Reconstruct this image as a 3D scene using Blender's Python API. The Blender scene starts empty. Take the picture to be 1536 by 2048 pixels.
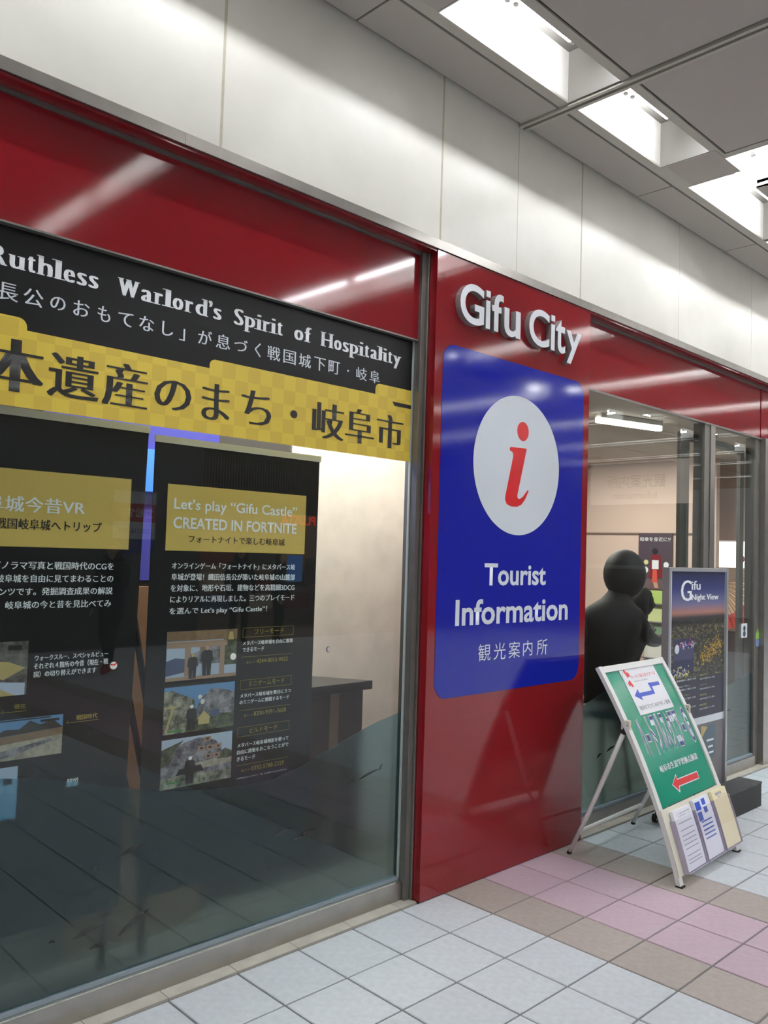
import bpy, bmesh, math, random
from mathutils import Matrix, Vector
random.seed(7)
S = bpy.context.scene
C = S.collection
# ---------------------------------------------------------------- camera
CH = 1.64355
yaw, pit, rol, FPX = 0.76988924, 0.04903037, 0.0309533, 1675.872
fw = Vector((math.sin(yaw)*math.cos(pit), math.cos(yaw)*math.cos(pit), math.sin(pit)))
rt = Vector((math.cos(yaw), -math.sin(yaw), 0)); up = rt.cross(fw)
r2 = rt*math.cos(rol)+up*math.sin(rol); u2 = -rt*math.sin(rol)+up*math.cos(rol)
cd = bpy.data.cameras.new('camera'); cam = bpy.data.objects.new('camera', cd); C.objects.link(cam)
M = Matrix.Identity(4)
for i in range(3):
    M[i][0] = r2[i]; M[i][1] = u2[i]; M[i][2] = -fw[i]; M[i][3] = (0, 0, CH)[i]
cam.matrix_world = M
cd.sensor_fit = 'HORIZONTAL'; cd.sensor_width = 36; cd.lens = 36*FPX/1536; cd.clip_start = 0.05; cd.clip_end = 200
S.camera = cam
# ---------------------------------------------------------------- world, exposure
w = bpy.data.worlds.new('world'); S.world = w; w.use_nodes = True
w.node_tree.nodes['Background'].inputs[0].default_value = (0.9, 0.95, 1, 1)
w.node_tree.nodes['Background'].inputs[1].default_value = 0.25
S.view_settings.view_transform = 'Standard'; S.view_settings.look = 'None'
S.view_settings.exposure = 0.12; S.view_settings.gamma = 1; S.view_settings.use_curve_mapping = False
try:
    S.cycles.use_denoising = True; S.cycles.denoiser = 'OPENIMAGEDENOISE'
except Exception:
    pass
S.cycles.max_bounces = 10; S.cycles.transparent_max_bounces = 24; S.cycles.transmission_bounces = 8
S.cycles.sample_clamp_indirect = 6
TUBE = 46.0        # emission of the corridor tubes

def area(name, loc, sx, sy, power, col=(1, .97, .92), rot=(0, 0, 0)):
    l = bpy.data.lights.new(name, 'AREA'); l.shape = 'RECTANGLE'; l.size = sx; l.size_y = sy; l.energy = power; l.color = col
    o = bpy.data.objects.new(name, l); o.location = loc; o.rotation_euler = rot; C.objects.link(o); return o
# interior area lights of the office and the shop; the counter one is added fill
area('office_ceiling_light', (6.6, 4.7, 2.78), 3.4, 1.6, 150, (1, .93, .86))
area('counter_fill_light', (2.7, 3.15, 2.78), 2.6, .3, 70, (1, .97, .92))  # added fill for the plywood and poster backs, no lamp there
area('shop_ceiling_light', (9.5, -8.4, 2.7), 6, 1.6, 150, (1, .9, .78))

# ---------------------------------------------------------------- materials
def srgb(r, g, b):
    f = lambda c: ((c/255+.055)/1.055)**2.4 if c > 10 else c/255/12.92
    return (f(r), f(g), f(b), 1)
MC = {}
def mat(name, rgb=(200, 200, 200), rough=.5, metal=0, emit=0, spec=.5, noise=0, nscale=20, bump=0, bscale=200, coat=0, aniso=None, var=None):
    if name in MC: return MC[name]
    m = bpy.data.materials.new(name); m.use_nodes = True; nt = m.node_tree; N = nt.nodes; L = nt.links
    p = N['Principled BSDF']; col = srgb(*rgb)
    p.inputs['Base Color'].default_value = col; p.inputs['Roughness'].default_value = rough
    p.inputs['Metallic'].default_value = metal; p.inputs['Specular IOR Level'].default_value = spec
    p.inputs['Coat Weight'].default_value = coat; p.inputs['Coat Roughness'].default_value = .03
    if emit:
        p.inputs['Emission Color'].default_value = col; p.inputs['Emission Strength'].default_value = emit
    tc = N.new('ShaderNodeTexCoord')
    if noise:
        n = N.new('ShaderNodeTexNoise'); n.inputs['Scale'].default_value = nscale; n.inputs['Detail'].default_value = 6
        L.new(tc.outputs['Object'], n.inputs['Vector'])
        r = N.new('ShaderNodeMapRange'); r.inputs[1].default_value = .3; r.inputs[2].default_value = .7
        r.inputs[3].default_value = 1-noise; r.inputs[4].default_value = 1+noise*.6
        L.new(n.outputs['Fac'], r.inputs[0])
        h = N.new('ShaderNodeHueSaturation'); h.inputs['Color'].default_value = col
        L.new(r.outputs[0], h.inputs['Value']); L.new(h.outputs[0], p.inputs['Base Color'])
        if var:
            oi = N.new('ShaderNodeObjectInfo'); r3 = N.new('ShaderNodeMapRange')
            r3.inputs[3].default_value = 1-var; r3.inputs[4].default_value = 1+var
            L.new(oi.outputs['Random'], r3.inputs[0]); mm = N.new('ShaderNodeMath'); mm.operation = 'MULTIPLY'
            L.new(r.outputs[0], mm.inputs[0]); L.new(r3.outputs[0], mm.inputs[1]); L.new(mm.outputs[0], h.inputs['Value'])
    if bump:
        n2 = N.new('ShaderNodeTexNoise'); n2.inputs['Scale'].default_value = bscale; n2.inputs['Detail'].default_value = 4
        L.new(tc.outputs['Object'], n2.inputs['Vector'])
        b = N.new('ShaderNodeBump'); b.inputs['Strength'].default_value = bump; b.inputs['Distance'].default_value = .002
        L.new(n2.outputs['Fac'], b.inputs['Height']); L.new(b.outputs[0], p.inputs['Normal'])
    MC[name] = m; return m

def schlick(nt, k=1.0):
    N = nt.nodes; L = nt.links
    lw = N.new('ShaderNodeLayerWeight'); lw.inputs['Blend'].default_value = .5
    pw = N.new('ShaderNodeMath'); pw.operation = 'POWER'; pw.inputs[1].default_value = 5
    L.new(lw.outputs['Facing'], pw.inputs[0])
    ma = N.new('ShaderNodeMath'); ma.operation = 'MULTIPLY_ADD'; ma.inputs[1].default_value = .96*k; ma.inputs[2].default_value = .04*k
    L.new(pw.outputs[0], ma.inputs[0]); return ma.outputs[0]
def glass_mat(name, tint=(.93, .96, .95), k=1.0):
    m = bpy.data.materials.new(name); m.use_nodes = True; nt = m.node_tree; N = nt.nodes; L = nt.links; N.clear()
    t = N.new('ShaderNodeBsdfTransparent'); t.inputs[0].default_value = (*tint, 1)
    g = N.new('ShaderNodeBsdfGlossy'); g.inputs['Roughness'].default_value = 0
    mx = N.new('ShaderNodeMixShader'); o = N.new('ShaderNodeOutputMaterial')
    L.new(schlick(nt, k), mx.inputs[0]); L.new(t.outputs[0], mx.inputs[1]); L.new(g.outputs[0], mx.inputs[2]); L.new(mx.outputs[0], o.inputs[0])
    return m
def frost_mat():
    m = bpy.data.materials.new('frosted_film'); m.use_nodes = True; nt = m.node_tree; N = nt.nodes; L = nt.links; N.clear()
    r = N.new('ShaderNodeBsdfRefraction'); r.inputs['Color'].default_value = (.68, .88, .95, 1); r.inputs['Roughness'].default_value = .42; r.inputs['IOR'].default_value = 1.12
    d = N.new('ShaderNodeBsdfDiffuse'); d.inputs[0].default_value = srgb(96, 122, 130)
    mx = N.new('ShaderNodeMixShader'); mx.inputs[0].default_value = .075; o = N.new('ShaderNodeOutputMaterial')
    L.new(r.outputs[0], mx.inputs[1]); L.new(d.outputs[0], mx.inputs[2]); L.new(mx.outputs[0], o.inputs[0]); return m
GLASS = glass_mat('window_glass'); FROST = frost_mat()
CLEAR = glass_mat('clear_acrylic', (.985, .98, .995), .6)

white_panel = mat('white_wall_panel', (222, 219, 209), .38, noise=.04, nscale=5)
seam = mat('beige_joint', (186, 180, 160), .8, noise=.1, nscale=30)
red = mat('glossy_red', (122, 18, 26), .07, spec=.55, bump=.015, bscale=2.5)
redf = mat('glossy_red_fascia', (118, 17, 25), .07, spec=.55, bump=.02, bscale=3)
blue = mat('glossy_blue', (20, 27, 142), .08, spec=.5, bump=.03, bscale=4)
prwhite = mat('print_white', (222, 228, 234), .3)
prred = mat('print_red', (205, 32, 38), .25)
steel = mat('brushed_steel', (176, 172, 166), .32, metal=1, noise=.08, nscale=14)
steeld = mat('dull_steel', (134, 131, 126), .4, metal=.7, noise=.1, nscale=9)
alu = mat('satin_aluminium', (178, 180, 182), .4, metal=.6)
ceilm = mat('ceiling_panel_grey', (176, 168, 160), .75, noise=.03, nscale=300)
ceilf = mat('ceiling_frame_grey', (180, 175, 164), .5)
gapm = mat('dark_gap', (34, 29, 26), .9)
slotm = mat('white_reflector', (236, 234, 228), .4)
tubem = mat('tube_glow', (247, 250, 255), .5, emit=TUBE)
grout = mat('grout', (112, 110, 112), .9)
stonem = mat('beige_stone', (178, 174, 162), .7, noise=.12, nscale=12)
bk = mat('poster_black', (15, 16, 17), .4, spec=.25)
gold = mat('poster_gold', (212, 182, 92), .5, noise=.03, nscale=60)
ink = mat('ink_black', (20, 18, 16), .5)
txtw = mat('text_white', (244, 247, 248), .5)
txty = mat('text_yellow', (168, 148, 52), .5)
rail = mat('rail_grey', (190, 190, 186), .4)
blackm = mat('black_matte', (22, 22, 22), .6)
whitepl = mat('white_plastic', (226, 224, 218), .35)

# ---------------------------------------------------------------- helpers
def bm_new(): return bmesh.new()
def box(bm, x0, x1, y0, y1, z0, z1, bev=0, mi=0):
    v = [bm.verts.new((x, y, z)) for x in (x0, x1) for y in (y0, y1) for z in (z0, z1)]
    fs = []
    for q in ((0, 1, 3, 2), (4, 6, 7, 5), (0, 4, 5, 1), (2, 3, 7, 6), (0, 2, 6, 4), (1, 5, 7, 3)):
        f = bm.faces.new([v[i] for i in q]); f.material_index = mi; fs.append(f)
    if bev:
        es = set(e for f in fs for e in f.edges)
        bmesh.ops.bevel(bm, geom=list(es), offset=bev, segments=2, affect='EDGES', profile=.5)
    return fs
def tube(bm, pts, r, n=10, cap=True):
    pts = [Vector(p) for p in pts]; rs = r if isinstance(r, (list, tuple)) else [r]*len(pts); rings = []
    for i, p in enumerate(pts):
        d = (pts[min(i+1, len(pts)-1)]-pts[max(i-1, 0)]).normalized()
        a = d.orthogonal().normalized() if i == 0 else (a-d*a.dot(d)).normalized()
        b = d.cross(a)
        rings.append([bm.verts.new(p+(a*math.cos(t)+b*math.sin(t))*rs[i]) for t in [2*math.pi*k/n for k in range(n)]])
    for A, B in zip(rings, rings[1:]):
        for k in range(n): bm.faces.new((A[k], A[(k+1) % n], B[(k+1) % n], B[k]))
    if cap: bm.faces.new(rings[0][::-1]); bm.faces.new(rings[-1])
def prism(bm, poly, y0, y1, mi=0):
    """poly in (x,z), extruded along y"""
    a = [bm.verts.new((x, y0, z)) for x, z in poly]; b = [bm.verts.new((x, y1, z)) for x, z in poly]
    n = len(poly); fs = [bm.faces.new(a), bm.faces.new(b[::-1])]
    for i in range(n): fs.append(bm.faces.new((a[i], b[i], b[(i+1) % n], a[(i+1) % n])))
    for f in fs: f.material_index = mi
    return fs
def obj(name, bm, m, parent=None, smooth=False, norm=True):
    if isinstance(bm, bpy.types.Mesh): me = bm
    else:
        if norm: bmesh.ops.recalc_face_normals(bm, faces=bm.faces)
        me = bpy.data.meshes.new(name); bm.to_mesh(me); bm.free()
    while len(me.materials): me.materials.pop()
    for x in (m if isinstance(m, (list, tuple)) else [m]): me.materials.append(x)
    if smooth: me.shade_smooth()
    o = bpy.data.objects.new(name, me); C.objects.link(o)
    if parent: o.parent = parent
    return o
def tag(o, label, cat, group=None):
    o['label'] = label; o['category'] = cat
    if group: o['group'] = group
    return o
def thing(name, label, cat, loc=(0, 0, 0), rz=0, group=None):
    o = bpy.data.objects.new(name, None); C.objects.link(o); o.location = loc; o.rotation_euler = (0, 0, rz); o.empty_display_size = .1
    return tag(o, label, cat, group)
def struct(o, label=None):
    o['kind'] = 'structure'
    if label: o['label'] = label
    return o
def sempty(name, label=None):
    o = bpy.data.objects.new(name, None); C.objects.link(o); return struct(o, label)
def bxo(name, a, m, parent=None, bev=0):
    bm = bm_new(); box(bm, *a, bev=bev); return obj(name, bm, m, parent)

# text: every line is a mesh fitted to its place; coordinates (x,z) in the print plane
TX = {}
def glyphs(s, off=0.0, res=3, ext=0.0):
    k = (s, off, res, ext)
    if k in TX: return TX[k].copy()
    c = bpy.data.curves.new('t', 'FONT'); c.body = s; c.resolution_u = res; c.offset = off; c.extrude = ext
    o = bpy.data.objects.new('t', c); C.objects.link(o)
    dg = bpy.context.evaluated_depsgraph_get()
    me = bpy.data.meshes.new_from_object(o.evaluated_get(dg)); bpy.data.objects.remove(o); bpy.data.curves.remove(c)
    TX[k] = me; return me.copy()
def fit(me, x0, x1, z0, z1, smear=0, n=4, shear=0, serifs=None):
    """returns list of (verts2d), faces: glyph mesh scaled to the box, with horizontal smear for thick stems"""
    bm = bmesh.new(); bm.from_mesh(me)
    xs = [v.co.x for v in bm.verts]; ys = [v.co.y for v in bm.verts]
    a, b, c, d = min(xs), max(xs), min(ys), max(ys)
    W = (x1-x0)-smear; H = (z1-z0)
    for v in bm.verts:
        x = x0+(v.co.x-a)/(b-a)*W; z = z0+(v.co.y-c)/max(d-c, 1e-6)*H
        v.co = Vector((x+shear*(z-z0), z, v.co.z))
    if smear:
        geom = list(bm.verts)+list(bm.edges)+list(bm.faces); base = smear/n
        for k in range(1, n+1):
            r = bmesh.ops.duplicate(bm, geom=geom)
            vs = [g for g in r['geom'] if isinstance(g, bmesh.types.BMVert)]
            bmesh.ops.translate(bm, verts=vs, vec=(base*k, 0, .00003*k))
    for sx0, sx1, sz0, sz1 in (serifs or []):
        vs = [bm.verts.new((x0+(x1-x0)*p, z0+H*q, .0008)) for p, q in ((sx0, sz0), (sx1, sz0), (sx1, sz1), (sx0, sz1))]
        bm.faces.new(vs)
    return bm
def place(bm, y, face=-1):
    """(x,z) print -> wall plane at y, facing -Y"""
    for v in bm.verts:
        x, z, t = v.co.x, v.co.y, v.co.z
        v.co = Vector((x, y-t, z))
    return bm
def text(s, x0, x1, z0, z1, y, m, parent, name='lettering', off=0.0, smear=0, **k):
    if off > .002 and any(ord(c) > 0x3000 for c in s): off = 0; smear = (z1-z0)*.045; k['n'] = 2
    return obj(name, place(fit(glyphs(s, off), x0, x1, z0, z1, smear, **k), y), m, parent, norm=False)
def rect(bm, x0, x1, z0, z1, y, mi=0):
    f = bm.faces.new([bm.verts.new(p) for p in ((x0, y, z0), (x1, y, z0), (x1, y, z1), (x0, y, z1))]); f.material_index = mi; return f
def rrect(x0, x1, z0, z1, r, n=8):
    P = []
    for cx, cz, a0 in ((x1-r, z0+r, -90), (x1-r, z1-r, 0), (x0+r, z1-r, 90), (x0+r, z0+r, 180)):
        for k in range(n+1):
            a = math.radians(a0+90*k/n); P.append((cx+r*math.cos(a), cz+r*math.sin(a)))
    return P
def disc(cx, cz, r, n=48, ry=None):
    return [(cx+r*math.cos(2*math.pi*k/n), cz+(ry or r)*math.sin(2*math.pi*k/n)) for k in range(n)]

# ================================================================= SETTING
# ---- floor
GX0, GY0, T = 3.75176, 2.74826, 0.3
floor = bxo('floor', (-4, 26, -7.0, 2.82, -.08, -.006), grout); struct(floor, 'pedestrian passage floor of square white, brown and pink tiles')
tw = mat('tile_white', (193, 198, 202), .5, noise=.09, nscale=34, bump=.25, bscale=120, var=.035)
tb = mat('tile_brown', (160, 150, 143), .5, noise=.09, nscale=34, bump=.25, bscale=120, var=.04)
tp = mat('tile_pink', (182, 160, 170), .5, noise=.07, nscale=34, bump=.25, bscale=120, var=.04)
def tmat(i):
    return tb if i in (-2, 1) else tp if i in (-1, 0) else tw
tmesh = {}
def tile_mesh(m, hx, hy):
    k = (m.name, round(hx, 3), round(hy, 3))
    if k not in tmesh:
        bm = bm_new(); fs = box(bm, -hx, hx, -hy, hy, -.012, 0)
        top = [e for e in bm.edges if all(abs(v.co.z) < 1e-6 for v in e.verts)]
        bmesh.ops.bevel(bm, geom=top, offset=.0025, segments=1, affect='EDGES')
        bmesh.ops.recalc_face_normals(bm, faces=bm.faces)
        me = bpy.data.meshes.new('tile'); bm.to_mesh(me); bm.free(); me.materials.append(m); tmesh[k] = me
    return tmesh[k]
far = {tw.name: bm_new(), tb.name: bm_new(), tp.name: bm_new()}
g = .0042
for i in range(-25, 40):
    for j in range(0, 32):
        x = GX0+T*i; y = GY0-T*(j+1); m = tmat(i)
        near = -11 <= i <= 15 and j <= 8 and (x+.3 > .35+0.0*j)
        if near:
            o = bpy.data.objects.new('tile', tile_mesh(m, T/2-g, T/2-g)); C.objects.link(o); o.parent = floor
            o.location = (x+T/2, y+T/2, random.uniform(-.0006, .0003))
            o.rotation_euler = (random.uniform(-.0012, .0012), random.uniform(-.0012, .0012), 0)
        else:
            if y < -7.0: continue
            box(far[m.name], x+g, x+T-g, y+g, y+T-g, -.012, 0)
for m in (tw, tb, tp):
    o = obj('tile', far[m.name], m, floor); o['kind'] = 'stuff'
# stone strip against the shopfront
kerb = sempty('trim_3', 'narrow beige stone strip along the foot of the shopfront')
for X0, X1 in ((-.2, 2.966), (4.352, 9.2)):
    x = 1.357+T*math.ceil((X0-1.357)/T); cuts = [X0]
    while x < X1: cuts.append(x); x += T
    cuts.append(X1)
    for a, b in zip(cuts, cuts[1:]):
        if b-a > .02: bxo('stone_slab', (a+.0015, b-.0015, 2.755, 2.86, -.03, .004), stonem, kerb)

# ---- upper white wall
wall = bxo('wall_left', (-4, 26, 2.7435, 2.80, 3.16, 4.7), seam); struct(wall, 'upper wall of tall white panels with narrow beige joints')
sx = [-4, -3.26, -2.01, -.77, .47, 1.719, 2.984, 3.60, 4.227, 5.46, 6.688, 7.93, 9.17, 10.42, 12.9, 15.4, 17.9, 26]
for a, b in zip(sx, sx[1:]):
    ga = .002 if a in (3.60, 6.688, 5.46) else .0065; gb = .002 if b in (3.60, 6.688, 5.46) else .0065
    bxo('wall_panel', (a+ga, b-gb, 2.742, 2.7436, 3.175, 4.015), white_panel, wall)
# ---- stainless band
band = sempty('trim_1', 'stainless band between white wall and red fascia')
bx = [-4, -1, 1.561, 4.055, 6.55, 9.05, 16]
for a, b in zip(bx, bx[1:]):
    bxo('steel_strip', (a+.0008, b-.0008, 2.733, 2.81, 3.140, 3.185), steel, band)
soff = sempty('trim_2', 'soffit painted with the reflected red, and a grey strip in the recess under the band')
bxo('reflected_red_soffit', (-4, 2.966, 2.745, 2.835, 3.128, 3.1395), redf, soff); bxo('reflected_red_soffit', (4.346, 16, 2.745, 2.835, 3.128, 3.1395), redf, soff)  # red paints the reflection seen in the underside of the steel band
bxo('grey_strip', (-4, 2.966, 2.806, 2.83, 3.113, 3.1275), steeld, soff); bxo('grey_strip', (4.346, 16, 2.806, 2.83, 3.113, 3.1275), steeld, soff)
# ---- red fascia
fas = thing('red_fascia', 'glossy red fascia board above the black and yellow banner', 'fascia', (0, 2.82, 2.69))
def rel(o, p):
    o.parent = p; o.matrix_parent_inverse = Matrix.Identity(4); o.location = o.location-p.location if p.rotation_euler.z == 0 else o.location; return o
def part(o, p):            # parent an object built in world coordinates
    o.parent = p; o.location = -Vector(p.location); return o
part(bxo('fascia_panel', (-4, 2.93, 2.82, 2.85, 2.693, 3.1275), redf), fas)
part(bxo('edge_trim', (-4, 2.93, 2.815, 2.853, 2.686, 2.6925), steeld), fas)
fas2 = thing('red_fascia', 'glossy red fascia board over the glass right of the pillar', 'fascia', (4.4, 2.82, 2.70))
part(bxo('fascia_panel', (4.35, 7.08, 2.82, 2.85, 2.703, 3.1275), redf), fas2)
part(bxo('fascia_panel', (7.085, 16, 2.815, 2.85, 2.703, 3.1275), redf), fas2)
part(bxo('edge_trim', (4.35, 16, 2.82, 2.853, 2.69, 2.7025), steeld), fas2)

# ---- ceiling
ceil = bxo('ceiling', (-4, 26, -7.6, 2.80, 4.30, 4.38), gapm); struct(ceil, 'suspended ceiling of grey metal panels with recessed light slots')
def cp(a, m=ceilm, name='ceiling_panel', bev=.002): return bxo(name, a, m, ceil, bev=bev)
ZC = 4.0
strip_c = [-4, -2.58, -.1, 1.13, 2.376, 3.595]
for a, b in zip(strip_c, strip_c[1:]): cp((a+.005, b-.005, 2.490, 2.724, ZC, ZC+.02))
for a, b in ((3.66, 4.84), (4.84, 6.14), (6.14, 7.4), (7.4, 8.7), (8.7, 10), (10, 12), (12, 16)): cp((a+.005, b-.005, 2.490, 2.724, ZC, ZC+.02))
bxo('gap_backing', (-4, 16, 2.42, 2.742, ZC+.02, ZC+.03), gapm, ceil)
bxo('cross_bar', (3.592, 3.614, -7, 2.742, ZC-.012, ZC+.05), ceilf, ceil); bxo('cross_bar', (3.634, 3.656, -7, 2.742, ZC-.012, ZC+.05), ceilf, ceil)
bxo('gap_backing', (3.61, 3.64, -7, 2.742, ZC+.002, ZC+.05), gapm, ceil)
# long slot along the wall: frames
bxo('slot_frame', (-4, 3.59, 2.4195, 2.476, ZC, ZC+.012), ceilf, ceil); bxo('slot_frame', (3.658, 16, 2.4195, 2.476, ZC, ZC+.012), ceilf, ceil)
platem = mat('end_plate_dimmed', (118, 115, 110), .45)  # darker than the white reflectors, stands in for light falling off at slot ends
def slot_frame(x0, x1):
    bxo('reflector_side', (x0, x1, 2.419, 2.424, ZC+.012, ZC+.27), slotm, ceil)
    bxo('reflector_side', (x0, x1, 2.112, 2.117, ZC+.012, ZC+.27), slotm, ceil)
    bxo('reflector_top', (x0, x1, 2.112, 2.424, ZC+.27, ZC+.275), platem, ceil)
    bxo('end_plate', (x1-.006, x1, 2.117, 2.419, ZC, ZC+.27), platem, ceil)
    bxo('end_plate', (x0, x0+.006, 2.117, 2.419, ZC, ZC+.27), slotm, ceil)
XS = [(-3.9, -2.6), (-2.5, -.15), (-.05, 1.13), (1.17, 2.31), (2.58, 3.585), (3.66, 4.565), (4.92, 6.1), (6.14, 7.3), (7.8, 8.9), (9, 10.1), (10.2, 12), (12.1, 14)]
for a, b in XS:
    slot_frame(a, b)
# duct cover box bridging the slot near the cross slot
bxo('slot_cover', (4.565, 4.915, 2.085, 2.385, ZC-.004, ZC+.10), ceilm, ceil, bev=.002)
bxo('slot_cover_flange', (4.565, 4.92, 2.385, 2.4194, ZC, ZC+.012), ceilf, ceil)
bxo('slot_cover', (2.315, 2.575, 2.085, 2.42, ZC, ZC+.10), ceilm, ceil, bev=.002)
for a, b in ((-4, -.14), (.16, 2.36), (2.56, 3.591), (3.657, 4.70), (5.212, 7.3), (7.8, 9.8), (10.3, 12.3), (12.8, 16)): bxo('slot_frame', (a, b, 2.068, 2.1165, ZC-.0005, ZC+.0115), ceilf, ceil)
# tubes in the long slot
tubes = []
def lamp_tube(x0, x1, y, z, label, r=.014, axis='x', m=None):
    t = thing('fluorescent_tube', label, 'light', ((x0+x1)/2 if axis == 'x' else y, y if axis == 'x' else (x0+x1)/2, z), 0, 'tubes in the ceiling slots')
    bm = bm_new(); h = (x1-x0)/2
    tube(bm, [(-h+.03, 0, 0), (h-.03, 0, 0)], r, 8) if axis == 'x' else tube(bm, [(0, -h+.03, 0), (0, h-.03, 0)], r, 8)
    obj('glass_tube', bm, m or tubem, t)
    for s in (-1, 1):
        bm = bm_new()
        q = lambda u: (u, 0, 0) if axis == 'x' else (0, u, 0)
        tube(bm, [q(s*(h-.03)), q(s*h)], r*1.15, 8); obj('end_cap', bm, alu, t)
    return t
LL = 'white fluorescent tube inside the ceiling slots of the passage'
tubeb = mat('tube_glow_bright', (247, 250, 255), .5, emit=TUBE*2.6)
NEAR = {2.58: 'bright tube in the wall side slot just left of the ceiling cross bar', 3.66: 'bright tube in the wall side slot just right of the ceiling cross bar', 4.92: 'bright tube in the wall side slot beyond the slot cover box'}
for a, b in XS: lamp_tube(a+.04, b-.20, 2.262, ZC+.17, NEAR.get(a, 'bright tube in the wall side ceiling slot, outside the picture'), m=tubeb)
# fixtures: two dark holes near the slot ends
HOLES = ((3.03, 2.395), (3.082, 2.385), (4.12, 2.40), (4.175, 2.39))
for hx, hy in HOLES:
    bm = bm_new(); tube(bm, [(hx, hy, ZC+.2705), (hx, hy, ZC+.262)], .011, 14); obj('fixing_hole', bm, gapm, ceil)
# big panels and cross slots (running away from the wall)
cross = [(-.14, .16), (2.36, 2.56), (4.70, 5.212), (7.3, 7.8), (9.8, 10.3), (12.3, 12.8), (14.9, 15.4), (17.3, 17.8), (19.2, 19.7), (22.3, 22.8)]
edges = [-4]
for a, b in cross: edges += [a, b]
edges.append(26)
YB = 2.112
for k in range(0, len(edges), 2):
    x0, x1 = edges[k], edges[k+1]
    xsplit = [x0] + [v for v in (3.592, 3.656) if x0 < v < x1] + [x1]
    segs = [(xsplit[0], xsplit[1])] if len(xsplit) == 2 else [(xsplit[0], 3.585), (3.663, xsplit[3])]
    for a, b in segs:
        for y1, y0 in ((YB-.045, .60), (.55, -1.2), (-1.7, -3.4), (-3.45, -5.2), (-5.25, -6.95)):
            cp((a+(.062 if abs(a-3.663) > .01 else .006), b-(.062 if abs(b-3.585) > .01 else .006), y0+.012, y1-.012, ZC, ZC+.02))
        # border frames and the dark gap behind them
        bxo('gap_backing', (a, b, -1.19, YB-.002, ZC+.03, ZC+.05), gapm, ceil)
        bxo('gap_backing', (a, b, -7, -1.7, ZC+.03, ZC+.05), gapm, ceil)
        for fx in ((a, a+.052), (b-.052, b)):
            if abs(fx[0]-3.533) < .01 or abs(fx[0]-3.663) < .01: continue
            bxo('slot_frame', (fx[0], fx[1], -1.2, YB, ZC, ZC+.012), ceilf, ceil); bxo('slot_frame', (fx[0], fx[1], -7, -1.7, ZC, ZC+.012), ceilf, ceil)
for a, b in cross:
    for y0, y1 in ((-1.2, YB), (-6.9, -1.7)):
        bxo('reflector_side', (a-.006, a, y0, y1, ZC, ZC+.27), slotm, ceil); bxo('reflector_side', (b, b+.006, y0, y1, ZC, ZC+.27), slotm, ceil)
        bxo('reflector_top', (a-.006, b+.006, y0, y1+.3, ZC+.27, ZC+.275), slotm, ceil)
        xm = (a+b)/2
        n = max(1, round((y1-y0)/1.3)) if a < 8 else 1; L_ = (y1-y0)/n
        for q in range(n):
            for dx in ((-.1, .1) if b-a > .35 else (0,)):
                lamp_tube(y0+q*L_+.03, y0+(q+1)*L_-.03, xm+dx, ZC+.15, 'white tube in the cross slot at the upper right corner' if (a == 4.70 and y1 > 0) else 'white tube in one of the cross slots outside the picture', axis='y')
# second long slot over the middle of the passage
bxo('reflector_top', (-4, 16, -1.7, -1.2, ZC+.27, ZC+.275), slotm, ceil)
for a in range(-4, 15, 2): 
    lamp_tube(a+.1, a+1.9, -1.45, ZC+.15, 'white tube in the long slot over the middle of the passage')

# ================================================================= LEFT WINDOW
win = sempty('window_1', 'large display window left of the red pillar')
bxo('kick_plate', (-4, 2.925, 2.82, 2.87, .004, .088), steel, win, bev=.001)
bxo('sill_ledge', (-4, 2.925, 2.823, 2.87, .0885, .094), mat('sill_highlight', (225, 222, 210), .15, metal=1), win)  # brighter metal puts the highlight of the ledge into its colour
bxo('glazing_bead', (-4, 2.925, 2.838, 2.868, .0945, .107), mat('grey_gasket', (130, 142, 150), .5), win)
bxo('glass_pane', (-4, 2.925, 2.848, 2.856, .107, 2.69), GLASS, win)
bxo('frame_post', (2.927, 2.956, 2.80, 2.88, .004, 3.127), steeld, win, bev=.001)
bxo('frame_post', (2.9565, 2.968, 2.785, 2.83, .004, 3.127), steel, win, bev=.001)
bxo('gasket', (2.917, 2.925, 2.838, 2.8475, .107, 2.69), mat('pale_gasket', (176, 182, 180), .5), win)
frostL = [(-.2, .80), (.3, .86), (.7, .885), (1.059, .867), (1.157, .851), (1.297, .818), (1.466, .771), (1.642, .724), (1.823, .699), (1.986, .685), (2.176, .684), (2.319, .714), (2.422, .746), (2.531, .779), (2.639, .815), (2.729, .843), (2.9, .877), (2.925, .885)]
bm = bm_new(); prism(bm, frostL+[(2.925, .108), (-.2, .108)], 2.8565, 2.8585)
ff = obj('frosted_film', bm, FROST, win, norm=True)
def leaf(bm, p, q, wd, y, curve=.0):
    (x0, z0), (x1, z1) = p, q; dx, dz = x1-x0, z1-z0; L = math.hypot(dx, dz); nx, nz = -dz/L, dx/L
    A = []; B = []
    for k in range(11):
        t = k/10; w_ = wd*math.sin(math.pi*min(1, t*1.02))**.8*(1-.35*t)
        cx = x0+dx*t+nx*curve*math.sin(math.pi*t); cz = z0+dz*t+nz*curve*math.sin(math.pi*t)
        A.append((cx+nx*w_, cz+nz*w_)); B.append((cx-nx*w_, cz-nz*w_))
    poly = A+B[::-1][1:-1]
    bm.faces.new([bm.verts.new((x, y, z)) for x, z in poly])
fishm = mat('film_print_dark', (26, 26, 24), .6)
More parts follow.
